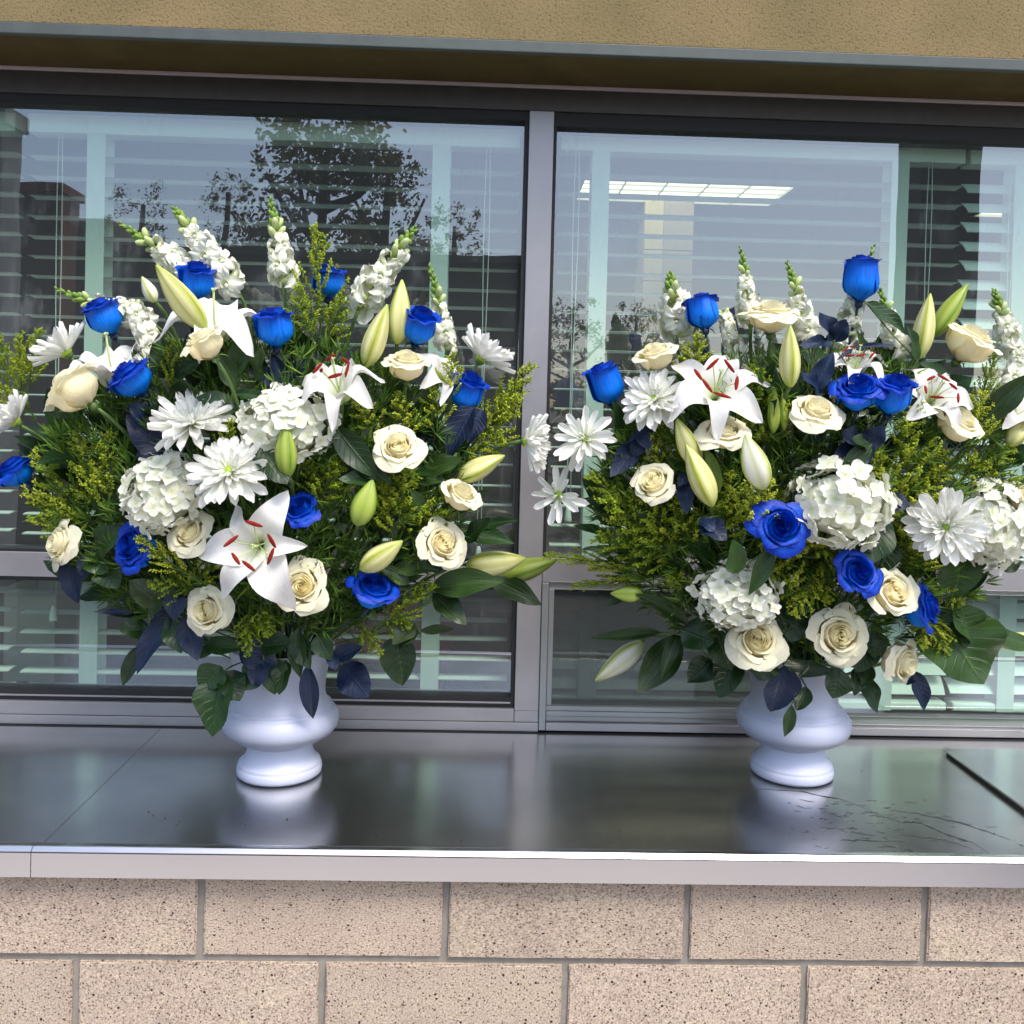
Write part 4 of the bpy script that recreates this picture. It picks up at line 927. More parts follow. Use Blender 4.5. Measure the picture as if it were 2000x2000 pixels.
R_('L','white','open', 124,1062,102,(-.65,.2,.72),'cream rose at the lower left in front of the window bar', -.02)
R_('L','white','open', 372,1044,94,(-.2,.5,.8),'cream rose tucked between the hydrangea and the front lily', -.03)
R_('L','white','open', 406,1194,98,(-.2,.1,.95),'lowest cream rose of the left bouquet, facing forward', -.03)
R_('L','white','open', 590,1146,108,(.05,.3,.95),'cream rose touching the lower petals of the front lily', -.03)
R_('L','white','mid', 898,970,88,(.45,.7,.5),'cream rose in front of a yellow lily bud at the right', -.02)
R_('L','white','open', 862,1063,104,(.45,.3,.8),'flat open cream rose above the two outer right lily buds', -.02)
lily('L', 418,632,250,(.05,.86,.45),'white lily seen from the side behind the largest bud', -.01, .35, 1.0, False)
lily('L', 216,718,226,(-.05,.9,.4),'white lily with bare green pistil behind the blue rose', .01, .2, 1.1, False)
lily('L', 659,755,196,(-.05,.72,.68),'upright trumpet lily with red anthers above the hydrangea', -.04, .52, 1.25)
lily('L', 503,1066,238,(.05,.05,1),'front open lily with red anthers facing straight out', -.06, .05, .95, lens=(.82, 1.08, .8, 1.15, 1.1, 1.38))
lily('L', 868,735,150,(.6,.5,.5),'white lily partly hidden behind the cream rose at the right', .02, .2, .8, False)
bud('L','bud_yellow', (402,642), (305,517), 52, 'largest yellow lily bud at the top of the left bouquet', -.10, .03)
bud('L','bud_white', (303,590), (277,540), 27, 'small pale lily bud beside the largest bud', .0)
bud('L','bud_yellow', (714,716), (756,594), 47, 'yellow green lily bud leaning right above the trumpet lily', -.02)
bud('L','bud_yellow', (775,672), (785,546), 44, 'upright lily bud left of the blue rose', 0)
bud('L','bud_green', (562,932), (557,824), 45, 'upright green lily bud in front of the hydrangea', -.05)
bud('L','bud_green', (697,1026), (728,936), 50, 'squat olive lily bud below the open cream rose', -.03)
bud('L','bud_yellow', (704,1112), (786,1056), 47, 'yellow lily bud above the lower right blue rose', -.04)
bud('L','bud_yellow', (893,938), (986,889), 44, 'long yellow lily bud behind a cream rose, tip to the upper right', 0)
bud('L','bud_yellow', (911,1104), (1026,1090), 50, 'pale lily bud lying level at the right edge of the left bouquet', 0)
bud('L','bud_green', (978,1128), (1087,1094), 46, 'green lily bud crossing the mullion, rightmost in the left bouquet', .01)
bud('L','bud_green', (860,914), (893,884), 26, 'small green bud tip behind the right goldenrod', .02)
SIDE = ((8,.34,1.15,3),(12,.6,.9,0),(16,.82,.62,0),(18,.98,.36,1))
SPARSE = ((6,.30,1.1,3),(9,.62,.6,0),(12,1.0,.22,1),(8,.98,-.15,2))
mum('L', 132,692,132,(-.6,.72,.2),'chrysanthemum fanning up behind the largest cream rose', SIDE, .0)
mum('L', 34,826,118,(-.7,.6,.3),'chrysanthemum at the left edge above a blue rose', SIDE, -.01)
mum('L', 376,828,156,(-.05,.80,.55),'chrysanthemum seen low from the side above the left hydrangea', dY=-.03)
mum('L', 448,922,150,(.05,.55,.82),'chrysanthemum with lime centre in front of the left hydrangea', dY=-.06)
mum('L', 938,704,128,(.55,.75,-.05),'chrysanthemum seen from behind at the upper right', SIDE, .03)
mum('L', 1026,862,120,(.85,-.05,.35),'chrysanthemum against the mullion', SIDE, -.05)
hydrangea('L', 562,828,106,88,(.05,.35,.9),'upper white hydrangea head behind the green bud', 92, .0)
hydrangea('L', 320,962,92,90,(-.2,.3,.9),'left white hydrangea head beside the cream rose', 92, -.01)
for bs, tp, wd, lb, dy in (
    ((50,790),(76,640),60,'goldenrod spray rising at the far left edge, tallest tip',.02), ((45,800),(34,650),55,'goldenrod spray second from the left edge',.03), ((20,800),(4,655),55,'goldenrod spray cut by the left edge',.04),
    ((75,820),(-10,744),50,'goldenrod spray lying left above the left edge chrysanthemum',.03),
    ((230,1050),(208,840),90,'goldenrod plume, right side of the big fan at the left',.0), ((220,1050),(135,842),90,'goldenrod plume in the middle of the big left fan',.0), ((215,1055),(60,888),80,'goldenrod plume of the big fan pointing upper left',.01), ((225,1060),(40,968),70,'goldenrod plume of the big fan pointing left',.01), ((225,1075),(55,1010),60,'lowest goldenrod plume of the big left fan',.01),
    ((330,800),(342,664),55,'yellow goldenrod spray right of the large blue rose',.0), ((435,900),(450,822),45,'small goldenrod tip between two chrysanthemums',-.03),
    ((625,680),(634,443),80,'tall narrow goldenrod plume in front of a hidden blue rose',.03), ((618,690),(575,560),80,'goldenrod side plume left of the tall narrow one',.04), ((630,690),(680,580),70,'goldenrod side plume right of the tall narrow one',.04),
    ((885,810),(873,692),60,'pale goldenrod spray over the hidden lily',-.02), ((740,860),(705,780),70,'goldenrod spray right of the trumpet lily',.01), ((800,880),(775,770),80,'goldenrod spray above the open cream rose',.0), ((850,860),(835,760),70,'goldenrod spray between cream rose and blue rose',.0),
    ((900,900),(1040,712),80,'long goldenrod spray reaching to the mullion at upper right',.03), ((900,900),(1000,760),90,'goldenrod spray under the long right one',.03), ((880,910),(985,850),80,'goldenrod spray low at the right by the mullion',.03),
    ((610,1000),(672,900),80,'goldenrod spray right of the front blue rose',.0), ((610,985),(600,895),60,'goldenrod sprig above the front blue rose',.0),
    ((770,1060),(800,905),100,'goldenrod spray below the open cream rose',.0), ((770,1070),(750,930),90,'goldenrod spray beside the olive bud',.01), ((800,1060),(880,950),80,'goldenrod spray left of the right cream rose',.01), ((780,1060),(850,1000),70,'goldenrod sprig beside the flat cream rose',.01),
    ((725,1235),(840,1130),60,'goldenrod spray at lower right, tip past the blue rose',-.01), ((740,1220),(800,1215),50,'goldenrod sprig drooping right below the blue rose',.0), ((690,1200),(740,1280),50,'goldenrod sprig drooping down at the lower right',.0),
    ((395,1140),(262,1052),60,'goldenrod tip crossing the lower left blue rose',-.06), ((400,1150),(290,1140),60,'goldenrod sprig below the lower left blue rose',-.03), ((350,1170),(440,1080),60,'goldenrod sprig left of the front lily',-.0),
    ((490,1175),(482,1280),60,'goldenrod sprig hanging under the front lily',-.03), ((500,1180),(530,1240),50,'short goldenrod sprig under the lily tip',-.03)):
    spray('L', bs, tp, wd, lb, dy)
for bs, tp, wd, lb, dy in (
    ((560,1120),(640,1010),110,'dark needle spray right of the front lily',.02), ((600,1130),(700,1080),100,'dark needle spray below the olive lily bud',.02), ((600,1180),(690,1140),100,'dark needle spray left of the lower right blue rose',.02), ((300,940),(190,870),110,'dark needle spray behind the left goldenrod fan',.04), ((640,940),(630,850),90,'dark needle tips in front of the hydrangea',-.02),
    ((620,1240),(720,1200),90,'dark needle spray low at the right of the left bouquet',.02), ((330,900),(240,880),100,'needle spray left of the low chrysanthemum',.03), ((560,690),(590,600),90,'needle spray behind the upright blue rose',.08)):
    spray('L', bs, tp, wd, lb, dy, needle=True)
sprig('L','pair of dull green lily leaves beside the upright blue rose',[((452,745),(492,625),46),((500,745),(515,675),38),((465,760),(420,690),40)],'leaf_lily','oval',.0)
sprig('L','dark green leaves between cream rose and goldenrod, upper left',[((330,740),(300,655),55),((345,740),(395,690),40)],'leaf_green','broad',.03)
sprig('L','oval green leaf lying level under the cream rose stem',[((455,770),(540,775),26),((470,800),(380,780),50)],'leaf_green','oval',.0)
sprig('L','blue tinged leaves below the upright blue rose',[((560,760),(490,715),40),((560,770),(535,690),36),((575,740),(600,700),30)],'leaf_blue','rose',.03)
sprig('L','blue leaf cluster below the large bright blue rose',[((330,890),(240,815),60),((335,860),(320,780),60),((330,880),(265,880),46),((300,830),(250,790),40)],'leaf_blue','rose',.01)
sprig('L','large folded dark lily leaf left of the open cream rose',[((655,835),(730,935),58,.03),((690,900),(760,940),40),((740,935),(660,940),34)],'leaf_green','oval',-.01)
sprig('L','broad dark leaf beside the green lily bud',[((505,868),(562,948),62,.02,'broad')],'leaf_green','broad',-.04)
sprig('L','blue leaf hanging below the right blue rose',[((925,795),(866,890),56,.02),((940,800),(915,860),40)],'leaf_blue','rose',.01)
sprig('L','green lily leaves behind the yellow bud at the right',[((820,925),(905,895),44),((810,935),(870,930),36),((830,1000),(800,960),30)],'leaf_lily','oval',.02)
sprig('L','dark lily leaves right of the flat cream rose',[((900,1040),(1005,1050),40),((905,1060),(960,1010),36),((930,1030),(1010,1010),22)],'leaf_green','oval',.02)
sprig('L','long lily leaves under the two outer right buds',[((842,1150),(978,1120),60,.03),((955,1128),(1060,1182),46,.03),((845,1158),(913,1222),46,.03)],'leaf_lily','oval',-.005)
sprig('L','lily leaf blades left of the flat cream rose',[((765,1112),(855,1104),34),((800,1140),(740,1110),30)],'leaf_lily','oval',0)
sprig('L','narrow leaf tip and grey green leaf at lower right',[((820,1232),(890,1226),20,.02,'thin'),((810,1215),(770,1260),40,.02)],'leaf_pale','rose',.0)
sprig('L','round rose leaf hanging alone right of the vase',[((770,1240),(795,1338),74,.02),((770,1250),(820,1235),44)],'leaf_green','broad',.0)
sprig('L','round blue dyed leaf beside the vase rim at right',[((668,1298),(722,1362),66,.02),((660,1285),(700,1258),36),((650,1270),(655,1310),30)],'leaf_blue','broad',.0)
sprig('L','dark blue leaf hanging down over the left vase',[((601,1296),(606,1412),40,.0)],'leaf_blue','oval',0,Y=.205)
sprig('L','large green rose leaves hanging left of the left vase',[((436,1312),(404,1438),80,.03),((430,1300),(398,1350),64,.02),((440,1310),(470,1370),54,.02)],'leaf_green','broad',0,Y=.19)
sprig('L','dark leaves over the rim of the left vase',[((520,1290),(482,1350),56),((530,1290),(545,1352),58),((560,1290),(540,1356),40,.02),((500,1270),(520,1330),44,.02,'rose','leaf_blue')],'leaf_green','broad',0,Y=.20)
sprig('L','long green leaf at the rim centre of the left vase',[((585,1225),(574,1325),42),((570,1240),(612,1300),46),((620,1240),(640,1290),44)],'leaf_green','oval',0,Y=.20)
sprig('L','round green leaf and blue leaf under the front lily',[((510,1262),(565,1255),54,.02,'broad'),((515,1290),(490,1340),44,.01,'rose','leaf_blue'),((470,1265),(540,1300),60,0,'rose','leaf_blue')],'leaf_green','broad',0,Y=.175)
sprig('L','green leaf low on the left pointing left',[((292,1230),(230,1228),44,.02),((290,1200),(320,1170),30)],'leaf_green','broad',.0)
sprig('L','grey green rounded leaf at lower left',[((310,1180),(258,1130),58,.02,'broad','leaf_pale'),((330,1180),(325,1120),44,.02)],'leaf_green','broad',.0)
sprig('L','long dark blue leaf slanting down left of the vase',[((335,1180),(268,1320),50,.03),((350,1150),(330,1210),48,.02),((360,1200),(390,1290),50)],'leaf_blue','oval',-.01)
sprig('L','narrow green leaf hanging down left of the vase',[((268,1262),(244,1342),32,.02),((300,1260),(275,1225),26)],'leaf_green','oval',0)
sprig('L','pointed blue leaf in front of the window bar at left',[((138,1092),(143,1178),44,.02),((170,1085),(160,1130),30)],'leaf_blue','rose',.0)
sprig('L','thin dark blue leaf seen edge on at left',[((262,1196),(183,1197),13,.01,'lance')],'leaf_blue','lance',.0)
sprig('L','dark leaves right of the lower left cream rose',[((190,1080),(235,1030),60),((200,1100),(225,1150),56),((160,1085),(215,1120),40)],'leaf_green','broad',.01)
sprig('L','green leaves below the lowest cream rose',[((330,1200),(360,1275),50),((400,1260),(470,1265),40),((420,1270),(340,1255),46)],'leaf_green','oval',.0)

# ================================================================ the right bouquet
snapdragon('R', (1322,662), (1315,534), 84, 'snapdragon spike at the upper left of the right bouquet', bend=-.06, frac=.6)
snapdragon('R', (1466,640), (1452,482), 62, 'upright snapdragon spike behind the flat top cream rose', bend=-.04, frac=.55)
snapdragon('R', (1578,660), (1540,510), 66, 'snapdragon spike right of the flat top cream rose', bend=-.05)
snapdragon('R', (1636,690), (1712,477), 66, 'snapdragon spike whose tip rises behind the highest blue rose', bend=.06, dY=.07)
snapdragon('R', (1752,690), (1721,554), 58, 'snapdragon spike behind the arching leaf', bend=-.1, frac=.5)
snapdragon('R', (1976,700), (1948,564), 70, 'snapdragon spike at the far right of the right bouquet', bend=-.08, frac=.6)
snapdragon('R', (1440,700), (1412,612), 56, 'short snapdragon florets right of the upper left blue rose', frac=.9, dY=.06)
snapdragon('R', (1960,780), (1990,690), 60, 'snapdragon florets cut by the right edge', frac=.9, dY=.03)
R_('R','blue','cup', 1373,612,80,(-.12,1,-.15),'blue rose seen from behind beside the upper left snapdragon', .02)
R_('R','blue','bud', 1184,757,86,(-.35,.9,.15),'slim blue rosebud alone at the left of the right bouquet', .02)
R_('R','blue','bud', 1680,552,92,(.05,1,.05),'highest blue rosebud on a long bare stem', .03)
R_('R','blue','mid', 1676,768,98,(-.15,.7,.55),'left one of the two blue roses side by side', -.02)
R_('R','blue','cup', 1745,775,92,(.1,.85,.42),'right one of the two blue roses side by side', -.025)
R_('R','blue','open', 1524,1030,100,(.0,.25,.95),'fully open blue rose below the central hydrangea', -.05)
R_('R','blue','mid', 1670,1122,92,(.2,.35,.85),'blue rose above the lower cream roses', -.03)
R_('R','blue','mid', 1796,1186,94,(.75,.2,.5),'blue rose half hidden behind a cream rose at lower right', -.01)
R_('R','white','mid', 1281,698,92,(-.3,.85,.35),'cream rose below the upper left snapdragon of the right bouquet', .0)
R_('R','white','open', 1507,617,118,(.0,.97,.22),'flat topped cream rose near the top of the right bouquet', .0)
R_('R','white','open', 1593,806,108,(.05,.72,.65),'cream rose left of the two blue roses', -.02)
R_('R','white','open', 1413,846,104,(-.05,.72,.66),'cream rose under the open lily with red anthers', -.02)
R_('R','white','mid', 1280,948,100,(-.5,.5,.7),'cream rose above the left goldenrod of the right bouquet', -.02)
R_('R','white','mid', 1892,672,124,(.42,.8,.35),'large cream rose at upper right', .0)
R_('R','white','mid', 1869,830,104,(.35,.65,.65),'cream rose below the right lily', -.01)
R_('R','white','open', 1478,1252,116,(-.05,.45,.88),'cream rose under the lower hydrangea, left over the vase', -.03, sq=(1,.9))
R_('R','white','open', 1636,1240,118,(.0,.12,.98),'large cream rose facing out over the right vase', -.03)
R_('R','white','mid', 1738,1160,112,(.15,.35,.9),'cream rose with tall petals between two blue roses', -.035)
R_('R','white','mid', 1754,1290,104,(.55,-.15,.8),'lowest cream rose of the right bouquet, tilted down', -.02)
R_('R','white','open', 1996,972,84,(.5,.4,.6),'pale cream rose cut by the right edge', .0)
lily('R', 1398,762,240,(-.05,.55,.8),'open lily with red anthers at the left of the right bouquet', -.02, .35, .85)
lily('R', 1672,712,160,(.0,.85,.45),'lily mostly hidden behind the two blue roses', .01, .2, .9)
lily('R', 1822,776,190,(.1,.5,.8),'open lily with red anthers right of the blue roses', -.005, .75, .85)
lily('R', 1995,805,140,(.4,.4,.7),'white lily petals cut by the right edge', .0, .2, .8, False)
bud('R','bud_yellow', (1544,756), (1543,635), 43, 'upright striped lily bud in front of the flat top cream rose', -.05)
bud('R','bud_yellow', (1366,912), (1322,818), 44, 'yellow lily bud behind another bud at the left', -.02)
bud('R','bud_yellow', (1392,988), (1340,868), 51, 'large yellow green lily bud pointing up left', -.05)
bud('R','bud_white', (1493,955), (1456,848), 55, 'large pale lily bud left of the central hydrangea', -.06)
bud('R','bud_yellow', (1794,700), (1817,573), 42, 'pale yellow lily bud beside the arching leaf', .0)
bud('R','bud_green', (1824,656), (1890,554), 40, 'green lily bud leaning right above the large cream rose', .02)
bud('R','bud_green', (1256,1160), (1192,1159), 33, 'small green lily bud pointing left above the white one', .0)
bud('R','bud_white', (1256,1254), (1162,1330), 45, 'white lily bud pointing down left', -.06)
bud('R','bud_yellow', (2050,1255), (1925,1250), 38, 'cream lily bud lying level at the lower right edge', .0)
bud('R','bud_yellow', (1970,872), (2008,815), 36, 'yellow lily bud cut by the right edge', -.0)
bud('R','bud_green', (1510,845), (1511,755), 26, 'slender green bud behind the pale bud', .01)
bud('R','bud_green', (1532,840), (1528,765), 18, 'very thin green bud left of a cream rose', .01)
mum('R', 1279,782,128,(-.35,.55,.75),'full chrysanthemum left of the open lily', dY=-.01)
mum('R', 1143,858,124,(-.45,.35,.82),'chrysanthemum with lime centre at the left, upper of two', SPARSE, -.05, 1.15)
mum('R', 1092,968,104,(-.6,-.05,.75),'sparse chrysanthemum overlapping the mullion', ((3,.3,1.1,3),(5,.6,.6,0),(9,1.0,.2,1),(4,1.05,-.2,2)), -.06, 1.05)
mum('R', 1846,1030,146,(-.3,.15,.93),'chrysanthemum with lime centre in front of the right hydrangea', dY=-.05)
hydrangea('R', 1642,984,108,94,(.05,.3,.95),'central ragged white hydrangea head of the right bouquet', 96, -.01, lump=.2)
hydrangea('R', 1440,1164,92,72,(-.1,.2,.95),'lower left white hydrangea head of the right bouquet', 84, -.015, lump=.14)
hydrangea('R', 1936,1024,84,94,(.25,.25,.9),'white hydrangea head at the right behind a chrysanthemum', 84, .0)
for bs, tp, wd, lb, dy in (
    ((1350,740),(1370,655),60,'goldenrod sprig under the upper left blue rose of the right bouquet',.02), ((1340,750),(1335,680),50,'goldenrod sprig left of the open lily',.03),
    ((1330,1080),(1140,935),80,'goldenrod spray at the left reaching toward the chrysanthemum',.01), ((1330,1090),(1190,960),100,'goldenrod spray second in the left fan',.0), ((1340,1090),(1250,980),100,'goldenrod spray below the left cream rose',.0), ((1340,1100),(1170,1040),90,'goldenrod spray low in the left fan',.01), ((1360,1090),(1310,970),90,'goldenrod spray right in the left fan',.0), ((1345,1100),(1230,1060),80,'goldenrod sprig lowest in the left fan',.01),
    ((1310,940),(1265,850),60,'goldenrod plume between cream rose and lily bud',.01), ((1300,900),(1300,820),50,'goldenrod tip beside the hidden yellow bud',.02),
    ((1440,1060),(1420,920),100,'goldenrod plume between the two large lily buds',.0), ((1450,1060),(1490,930),90,'goldenrod plume in front of the pale lily bud',-.05), ((1420,1070),(1400,980),90,'goldenrod plume below the large yellow bud',.0), ((1460,1080),(1530,930),80,'goldenrod tip left of the central hydrangea',.01),
    ((1500,880),(1475,710),90,'tall goldenrod plume right of the open lily',.01), ((1500,890),(1530,780),80,'goldenrod plume left of the middle cream rose',.02), ((1490,900),(1450,800),70,'goldenrod plume behind the pale bud tip',.02),
    ((1770,1010),(1775,812),110,'large goldenrod plume under the two blue roses',.0), ((1750,1000),(1705,870),90,'goldenrod plume left of the large one under the blue roses',.01), ((1790,1010),(1850,880),100,'goldenrod plume under the right cream rose',.0), ((1780,1020),(1820,930),100,'goldenrod plume above the right chrysanthemum',.01), ((1770,1020),(1730,920),80,'goldenrod plume right of the central hydrangea',.02),
    ((1890,880),(1940,690),60,'thin goldenrod spray right of the large cream rose',-.0), ((1890,900),(1905,760),70,'thin goldenrod spray beside the right lily',-.01), ((1770,850),(1800,790),45,'goldenrod sprig across the right lily',-.03), ((1900,900),(1985,760),60,'thin goldenrod spray near the right edge',.02),
    ((1580,1080),(1575,1040),60,'small goldenrod tip under the open blue rose',-.02), ((1600,1090),(1495,1080),80,'goldenrod spray pointing left under the open blue rose',-.02), ((1600,1080),(1560,1210),80,'goldenrod spray hanging above the cream roses',-.01), ((1580,1080),(1650,1070),80,'goldenrod spray pointing right toward the middle blue rose',-.01), ((1600,1070),(1620,1180),70,'goldenrod spray hanging beside the middle blue rose',-.0), ((1560,1100),(1500,1140),60,'goldenrod sprig right of the lower hydrangea',-.01),
    ((1780,1120),(1765,980),80,'olive goldenrod between hydrangea and chrysanthemum',.01), ((1790,1130),(1800,1050),70,'olive goldenrod below the chrysanthemum',.02), ((1800,1130),(1880,1180),70,'dull goldenrod right of the lower right blue rose',.01), ((1810,1180),(1840,1280),60,'goldenrod sprig over the large serrated leaf',-.03), ((1810,1190),(1800,1270),50,'short goldenrod sprig over the large serrated leaf',-.03),
    ((1310,1110),(1062,1085),50,'thin dry goldenrod reaching left over the mullion',.03), ((1310,1120),(1120,1140),45,'thin dry goldenrod drooping left over the window bar',.03), ((1330,1130),(1150,1105),45,'thin dry goldenrod between two others at the left',.03),
    ((1920,960),(1965,870),80,'goldenrod above the right hydrangea',.02), ((1900,960),(1900,880),70,'green goldenrod left of the right edge',.03), ((1360,1150),(1310,1120),60,'goldenrod sprig left of the lower hydrangea',.01)):
    spray('R', bs, tp, wd, lb, dy)
for bs, tp, wd, lb, dy in (
    ((1640,860),(1600,740),100,'dark needle spray left of the two blue roses',.04), ((1330,1120),(1230,1010),120,'dark needle spray behind the left goldenrod fan of the right bouquet',.05), ((1900,1000),(1960,880),120,'dark needle spray at the right edge',.05), ((1780,1230),(1880,1200),100,'dark needle spray behind the serrated leaf',.04), ((1400,960),(1300,900),100,'dark needle spray behind the lily buds',.05), ((1520,960),(1560,870),110,'dark needle spray above the central hydrangea',.05), ((1560,1180),(1600,1080),90,'dark needle spray below the open blue rose',.04)):
    spray('R', bs, tp, wd, lb, dy, needle=True)
sprig('R','large serrated hydrangea leaf right of the lowest cream rose',[((1830,1185),(1908,1338),150,.03,'serrate'),((1860,1190),(1920,1260),70,.0,'serrate')],'leaf_mid','serrate',-.01)
sprig('R','round dull leaf below the right chrysanthemum',[((1872,1090),(1876,1170),84,.02)],'leaf_mid','broad',.02)
sprig('R','dark leaf arching over from the highest blue rose stem',[((1792,705),(1775,640),34,.03,'oval'),((1690,590),(1778,645),36,.0,'oval')],'leaf_green','oval',.0)
sprig('R','long dark lily leaf crossing the right edge',[((1914,826),(2012,726),50,.03)],'leaf_lily','oval',-.02)
sprig('R','three dark blue leaves left of the highest rose stem',[((1630,665),(1595,612),42),((1630,668),(1652,622),38),((1625,672),(1562,670),28)],'leaf_blue','broad',.02)
sprig('R','dark blue leaf above the middle cream rose',[((1588,760),(1630,690),40),((1610,770),(1560,730),30)],'leaf_blue','rose',.01)
sprig('R','thin blue leaf curling above the hidden lily',[((1665,680),(1750,672),12,.02,'lance'),((1665,682),(1640,700),10,.02,'lance')],'leaf_blue','lance',.0)
sprig('R','blue leaves below the two blue roses',[((1690,870),(1640,850),50),((1690,870),(1720,830),46),((1680,860),(1690,910),44),((1670,880),(1630,890),40)],'leaf_blue','rose',.01)
sprig('R','pointed green leaf above the central hydrangea',[((1702,868),(1640,920),38,.02),((1700,870),(1660,860),30)],'leaf_lily','oval',-.02)
sprig('R','dark leaves right of the central hydrangea',[((1730,1000),(1690,1110),70),((1740,1050),(1720,1130),60),((1700,1050),(1660,1070),60)],'leaf_green','oval',.01)
sprig('R','upright green leaf in front of the lower hydrangea',[((1506,1068),(1466,1160),40,.02),((1440,1120),(1428,1060),50)],'leaf_lily','oval',-.045)
sprig('R','light green leaf between the two large lily buds',[((1396,968),(1388,872),38,.02)],'leaf_light','oval',-.01)
sprig('R','long blue leaf left of the cream rose and buds',[((1255,850),(1192,935),44,.02),((1255,845),(1235,890),40),((1250,830),(1270,880),36)],'leaf_blue','oval',.01)
sprig('R','blue leaf below the left cream rose',[((1340,930),(1342,1005),34),((1350,920),(1330,950),30)],'leaf_blue','oval',.0)
sprig('R','broad blue leaf left of the open blue rose',[((1368,1015),(1420,1055),46,.02),((1370,1010),(1395,1040),30)],'leaf_blue','rose',-.03)
sprig('R','blue leaf between hydrangea and goldenrod at right',[((1738,985),(1775,985),44),((1780,1010),(1815,1008),18)],'leaf_blue','broad',-.01)
sprig('R','long green leaves hanging around the white lily bud',[((1330,1240),(1248,1358),66,.03),((1325,1235),(1290,1320),30,.05),((1292,1235),(1158,1248),26,.02,'lance')],'leaf_lily','oval',-.01)
sprig('R','wide green leaves under the lower hydrangea',[((1330,1230),(1395,1255),66,.02,'broad'),((1400,1230),(1425,1310),72,.02,'broad'),((1390,1290),(1350,1335),56),((1440,1280),(1400,1360),60)],'leaf_green','broad',.0)
sprig('R','green leaf behind the small green bud',[((1345,1222),(1252,1152),32,.02),((1220,1165),(1183,1185),14,.0,'lance')],'leaf_lily','oval',.01)
sprig('R','blue grey leaf hanging over the right vase',[((1532,1300),(1520,1398),72,.0)],'leaf_blue','broad',0,Y=.235)
sprig('R','two small green leaves hanging over the right vase',[((1574,1340),(1562,1392),36,.0,'broad'),((1546,1376),(1539,1442),26,.0,'oval')],'leaf_green','oval',0,Y=.232)
sprig('R','dark leaf over the right rim of the right vase',[((1640,1305),(1625,1362),64,.02,'broad'),((1580,1290),(1575,1325),90,.01,'broad'),((1500,1280),(1480,1330),60,.02,'broad')],'leaf_green','broad',0,Y=.225)
sprig('R','curling leaves hanging right of the right vase',[((1682,1310),(1712,1392),40,.02),((1680,1300),(1668,1360),36),((1700,1300),(1690,1340),30)],'leaf_lily','oval',.02)
sprig('R','pointed blue leaf hanging below the lowest cream rose',[((1785,1310),(1816,1386),38,.02),((1780,1310),(1770,1340),24)],'leaf_blue','oval',.01)
sprig('R','dark leaves beside the large cream rose over the vase',[((1700,1230),(1715,1290),50),((1560,1200),(1540,1250),60),((1700,1250),(1670,1310),56)],'leaf_green','broad',.02)
sprig('R','dark curled leaves under the large upper right cream rose',[((1850,760),(1815,700),50),((1850,765),(1890,730),46),((1840,770),(1850,830),40)],'leaf_green','oval',.03)
sprig('R','leaf of the level bud at the lower right edge',[((2020,1262),(1912,1240),40,.04)],'leaf_lily','oval',-.03)
sprig('R','green leaf pair right of the right hydrangea',[((1960,900),(2010,870),50),((1950,1110),(2000,1090),40)],'leaf_green','oval',.03)

# filler greenery inside each bouquet
def filler(side, cx, cy, rx, ry, n, name):
    b = MB(); rnd = random.Random(len(name)+ord(side)); mo = MOUTH[side]
    for k in range(n):
        while True:
            x, y = rnd.uniform(-1, 1), rnd.uniform(-1, 1)
            if x*x+y*y < 1: break
        px, py = cx+x*rx, cy+y*ry; p = at(px, py, min(.53, depth_at(px, py, side)+rnd.uniform(.05, .20)))
        d = ((p-mo).normalized()+V((rnd.gauss(0,.5), rnd.gauss(0,.4)-.2, rnd.gauss(0,.5)))).normalized(); ln = rnd.uniform(.06, .11); wd = ln*rnd.uniform(.3, .55)
        z = V((rnd.gauss(0,.5), -1, rnd.gauss(.4,.5))); z = (z-d*z.dot(d)).normalized(); yv = z.cross(d); f = leaf_fn(wd/ln, rnd.uniform(-.4,.2), .3, 'rose', .2, 0, k)
        b.grid(lambda u, v: p+d*(f(u, v)[0]*ln)+yv*(f(u, v)[1]*ln)+z*(f(u, v)[2]*ln), 3, 6, mi=0 if rnd.random() < .88 else 1)
    for k in range(int(n*6)):
        while True:
            x, y = rnd.uniform(-1, 1), rnd.uniform(-1, 1)
            if x*x+y*y < 1: break
        px, py = cx+x*rx*1.02, cy+y*ry*1.02; p = at(px, py, min(.53, depth_at(px, py, side)+rnd.uniform(.0, .12)))
        for q in range(9):
            d = ((p-mo).normalized()+V((rnd.gauss(0,.6), rnd.gauss(0,.5), rnd.gauss(0,.6)))).normalized(); ln = rnd.uniform(.02, .045); s = d.orthogonal().normalized()*ln*.05; n0 = len(b.v)
            b.v += [p, p+d*ln*.5+s, p+d*ln, p+d*ln*.5-s]; b.face((n0, n0+1, n0+2, n0+3), [(.5,.5)]*4, 2 if q % 3 else 3)
    o = b.build('filler_greenery', [M['leaf_green'], M['leaf_blue'], M['needle'], M['sol_leaf']]); o['kind'] = 'stuff'
    o['label'] = name
filler('L', 495, 955, 410, 285, 250, 'dense dark filler leaves deep inside the left bouquet')
filler('R', 1575, 985, 400, 290, 260, 'dense dark filler leaves deep inside the right bouquet')

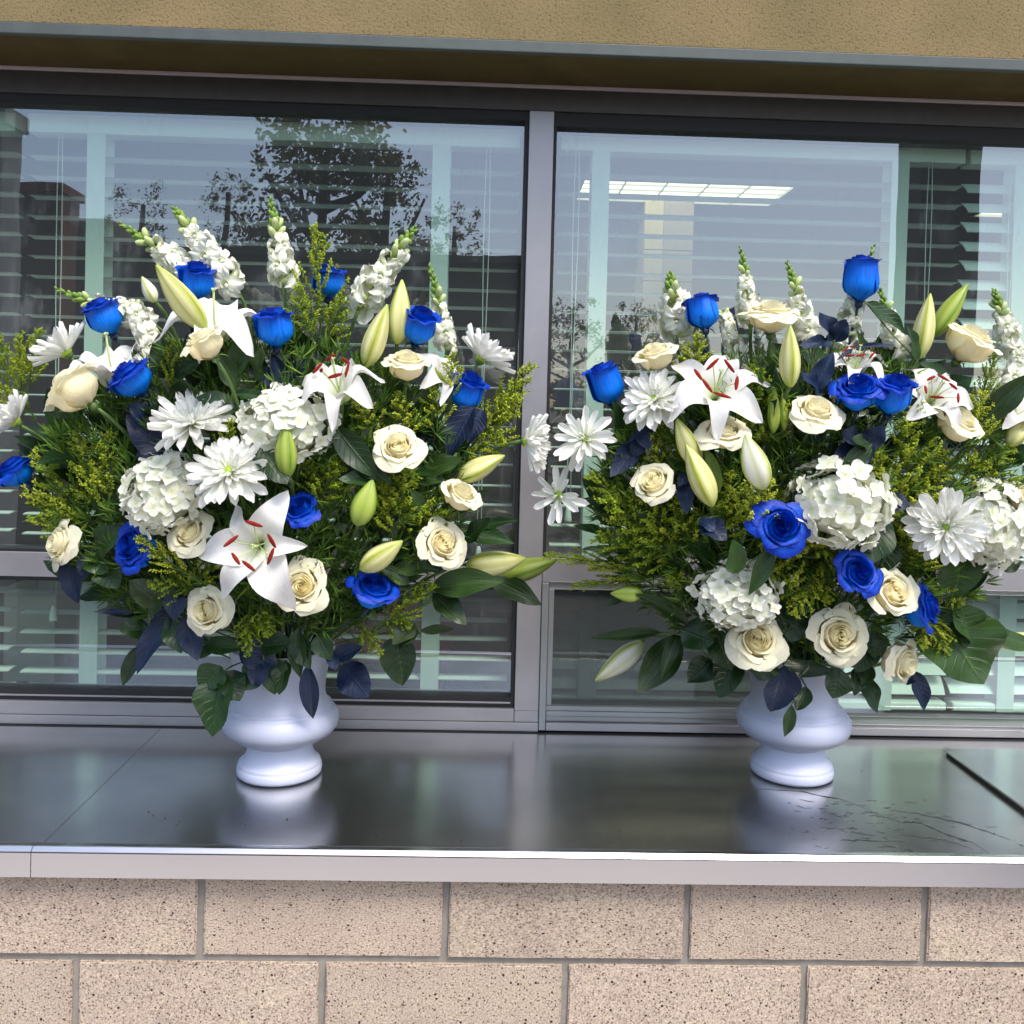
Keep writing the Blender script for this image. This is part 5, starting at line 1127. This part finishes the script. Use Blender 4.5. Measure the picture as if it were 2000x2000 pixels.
# water runs on the counter
b = MB(); rnd = random.Random(12)
def run(pts, w_):
    P = [atz(x, y, ZC+.0006) for x, y in pts]; P2 = []
    for a, c in zip(P, P[1:]):
        for k in range(6): P2.append(a.lerp(c, k/6)+V((0, rnd.gauss(0,.0018), 0)))
    P2.append(P[-1]); n0 = len(b.v); m_ = len(P2)
    for k, p in enumerate(P2):
        ww = w_*rnd.uniform(.5, 1.3)*math.sin(PI*(.06+.88*k/(m_-1)))
        for j, (o_, h_) in enumerate(((-1, 0), (-.5, .00022), (.5, .00022), (1, 0))): b.v.append(p+V((0, ww*o_, h_)))
    for k in range(m_-1):
        for j in range(3): a = n0+k*4+j; b.face((a, a+4, a+5, a+1))
run([(1480,1540),(1560,1545),(1640,1560),(1700,1582)], .0018); run([(1700,1585),(1760,1605),(1800,1607),(1850,1630),(1900,1645),(1935,1668)], .0028)
run([(1730,1580),(1800,1590),(1870,1605),(1940,1628),(1975,1640)], .0022); run([(1755,1628),(1850,1640),(1900,1658)], .0016); run([(1600,1580),(1640,1595),(1660,1594)], .0014); run([(1640,1640),(1680,1640),(1750,1642)], .0016)
run([(1980,1640),(1992,1650),(2000,1652)], .002); run([(1600,1617),(1650,1618)], .0012); run([(1660,1625),(1710,1632)], .0014); run([(1560,1560),(1590,1566)], .0012)
for k in range(100):
    x = rnd.gauss(1680, 90); y = rnd.uniform(1560, 1668)
    if x < 1520 or x > 1990: continue
    l_ = rnd.uniform(5, 26); run([(x, y), (x+l_, y+rnd.uniform(-1, 3))], rnd.uniform(.0005, .0011))
o = b.build('water_streaks', M['water']); o['kind'] = 'stuff'; o['label'] = 'thin water runs and drops spilt on the counter beside the right vase'

b = MB(); rnd = random.Random(21)
for px, py in [(290,1585),(300,1592),(322,1598),(350,1603),(345,1610),(1682,1505),(690,1538),(705,1588),(1420,1540),(1410,1508),(900,1640),(735,1630),(1880,1560),(480,1610),(560,1600),(1210,1620),(1090,1560),(60,1500),(1700,1470)]:
    p = atz(px, py, ZC+.0008); a = rnd.uniform(0, 6); s = rnd.uniform(.0012, .0034)
    b.octa(p, s*.6, s, V((math.cos(a), math.sin(a), .2)))
o = b.build('dirt_specks', M['bark']); o['kind'] = 'stuff'; o['label'] = 'small dark specks of plant debris on the steel counter'
